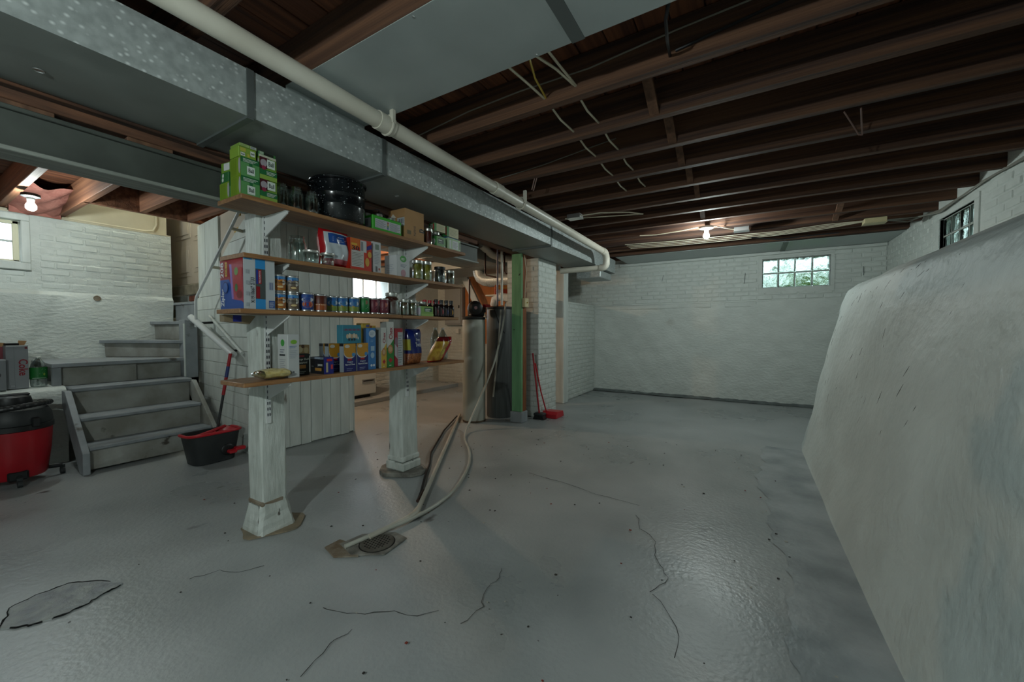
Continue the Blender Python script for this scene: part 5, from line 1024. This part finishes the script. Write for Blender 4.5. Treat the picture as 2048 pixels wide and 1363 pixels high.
def jbox(label, x, y, z, w, d, h, m): 
    t = thing('junction_box', label, 'electrical box', (x, y, z)); mk('box', G().cbox(x - w, x + w, y - d, y + d, z - h, z, .003), m, t); mk('cover_plate', G().cbox(x - w * 1.05, x + w * 1.05, y - d * 1.05, y + d * 1.05, z - h - .004, z - h, .001), m, t)
jbox('grey metal junction box under the joists beside the drain pipe', -1.56, 3.83, 2.33, .07, .05, .04, M_SILVER); jbox('grey metal junction box right of the back bulb', -.1, 5.3, 2.33, .075, .05, .045, M_SILVER); jbox('cream plastic junction box near the right wall', 1.12, 5.62, 2.33, .09, .06, .05, mat('jb_cream', 'B9AE88', .5))
wire('white cable from the left junction box along the joists', [(-1.49, 3.83, 2.31), (-1.3, 3.85, 2.315), (-1.05, 4.0, 2.32), (-.95, 4.15, 2.325)]); wire('second white cable above the left junction box', [(-1.7, 3.9, 2.325), (-1.3, 4.02, 2.32), (-.95, 4.15, 2.326)])
wire('white cable from the back bulb to the metal box', [(-.4, 5.0, 2.325), (-.3, 5.1, 2.315), (-.17, 5.28, 2.31)]); wire('white cable left of the back bulb', [(-.48, 5.0, 2.325), (-.7, 5.05, 2.318), (-1.0, 5.1, 2.315), (-1.2, 5.08, 2.325)])
for k in range(4): wire(('uppermost', 'second', 'third', 'lowest')[k] + ' of the pale cables draped under the last joists', [(-1.5, 5.5 + .1 * k, 2.322), (-.9, 5.6 + .07 * k, 2.318 - .006 * k), (-.2, 5.62 + .06 * k, 2.315 - .008 * k), (.3, 5.7 + .07 * k, 2.318), (.7, 5.6 + .05 * k, 2.32 - .006 * k), (1.03, 5.6 + .02 * k, 2.315)], r=.0035)
wire('black cable draped under the last joists', [(0.0, 5.75, 2.29), (.3, 5.95, 2.27), (.6, 6.05, 2.3), (.9, 6.1, 2.31)], M_WIREK, .008)
for k in range(3): wire(('upper', 'middle', 'lower')[k] + ' grey cable running along the top of the right wall', [(1.2, 5.65, 2.31), (1.45, 5.9 - .1 * k, 2.315), (1.55, 5.4, 2.3 - .012 * k), (1.555, 4.6, 2.31 + .01 * math.sin(k)), (1.55, 3.8, 2.3 - .012 * k), (1.555, 3.0, 2.31)], cm('8E8C82', .5), .006)
mk('wire_hook', G().tube([(.42, 2.79, 2.33), (.52, 3.0, 2.27), (.535, 3.0, 2.265), (.49, 2.79, 2.33)], .004, 6), cm('8A6A60', .5), label='pink wire hook hanging from a joist on the right', cat='hook', smooth=True); mk('wire_hook', G().tube([(-1.46, 2.75, 2.33), (-1.49, 2.76, 2.25), (-1.475, 2.76, 2.24), (-1.44, 2.75, 2.33)], .004, 6), cm('8A6A60', .5), label='thin wire hook hanging from a joist by the drain pipe', cat='hook', smooth=True)
def bulb_lamp(name, label, x, y, z, strength, col, r=.032, plate=.07, pm=None):
    t = thing(name, label, 'ceiling light', (x, y, z))
    m = mat('bulb_glow_' + name + label[:9], col, .4, emit=strength)
    mk('bulb', G().lathe([(.012, .04), (r * .6, .03), (r * .95, .01), (r, -.005), (r * .9, -.02), (r * .55, -.031), (.004, -.035)][::-1], (x, y, z), 18), m, t, True)
    mk('socket', G().lathe([(.02, .035), (.024, .06), (.022, .075)], (x, y, z), 14), M_PORC, t, True)
    mk('fixture_base', G().lathe([(.03, .07), (plate, .08), (plate, .1), (plate * .8, .105)], (x, y, z), 20), pm or M_PORC, t, True)
    return t
bulb_lamp('ceiling_lamp', 'bare lit bulb in a porcelain holder near the back wall', -.44, 5.0, 2.215, BULB_MAIN, 'ECFAF7')
bulb_lamp('ceiling_lamp', 'bare lit bulb hanging from the joists above the stairs', -5.08, .74, 2.16, BULB_LEFT, 'ECFAF7', plate=.055, pm=M_BLACK2)
bulb_lamp('ceiling_lamp', 'bare warm bulb lighting the back room', -4.7, 3.4, 2.15, BULB_BACK, 'FFD9B2')
pd = bulb_lamp('ceiling_lamp', 'bare lit bulb hanging on a cord behind the viewer', -.75, -1.05, 1.86, FILL_REAR, 'ECFAF7', r=.05, plate=.03)  # unseen bulb, added as fill for the near half of the room
mk('cord', G().tube([(-.75, -1.05, 1.96), (-.75, -1.05, 2.5)], .005, 6), M_WIREK, pd)
bulb_lamp('ceiling_lamp', 'bare lit bulb high in the stairwell', -5.7, 1.6, 4.0, FILL_STAIR, 'ECFAF7')  # out of sight, added to brighten the door at the top
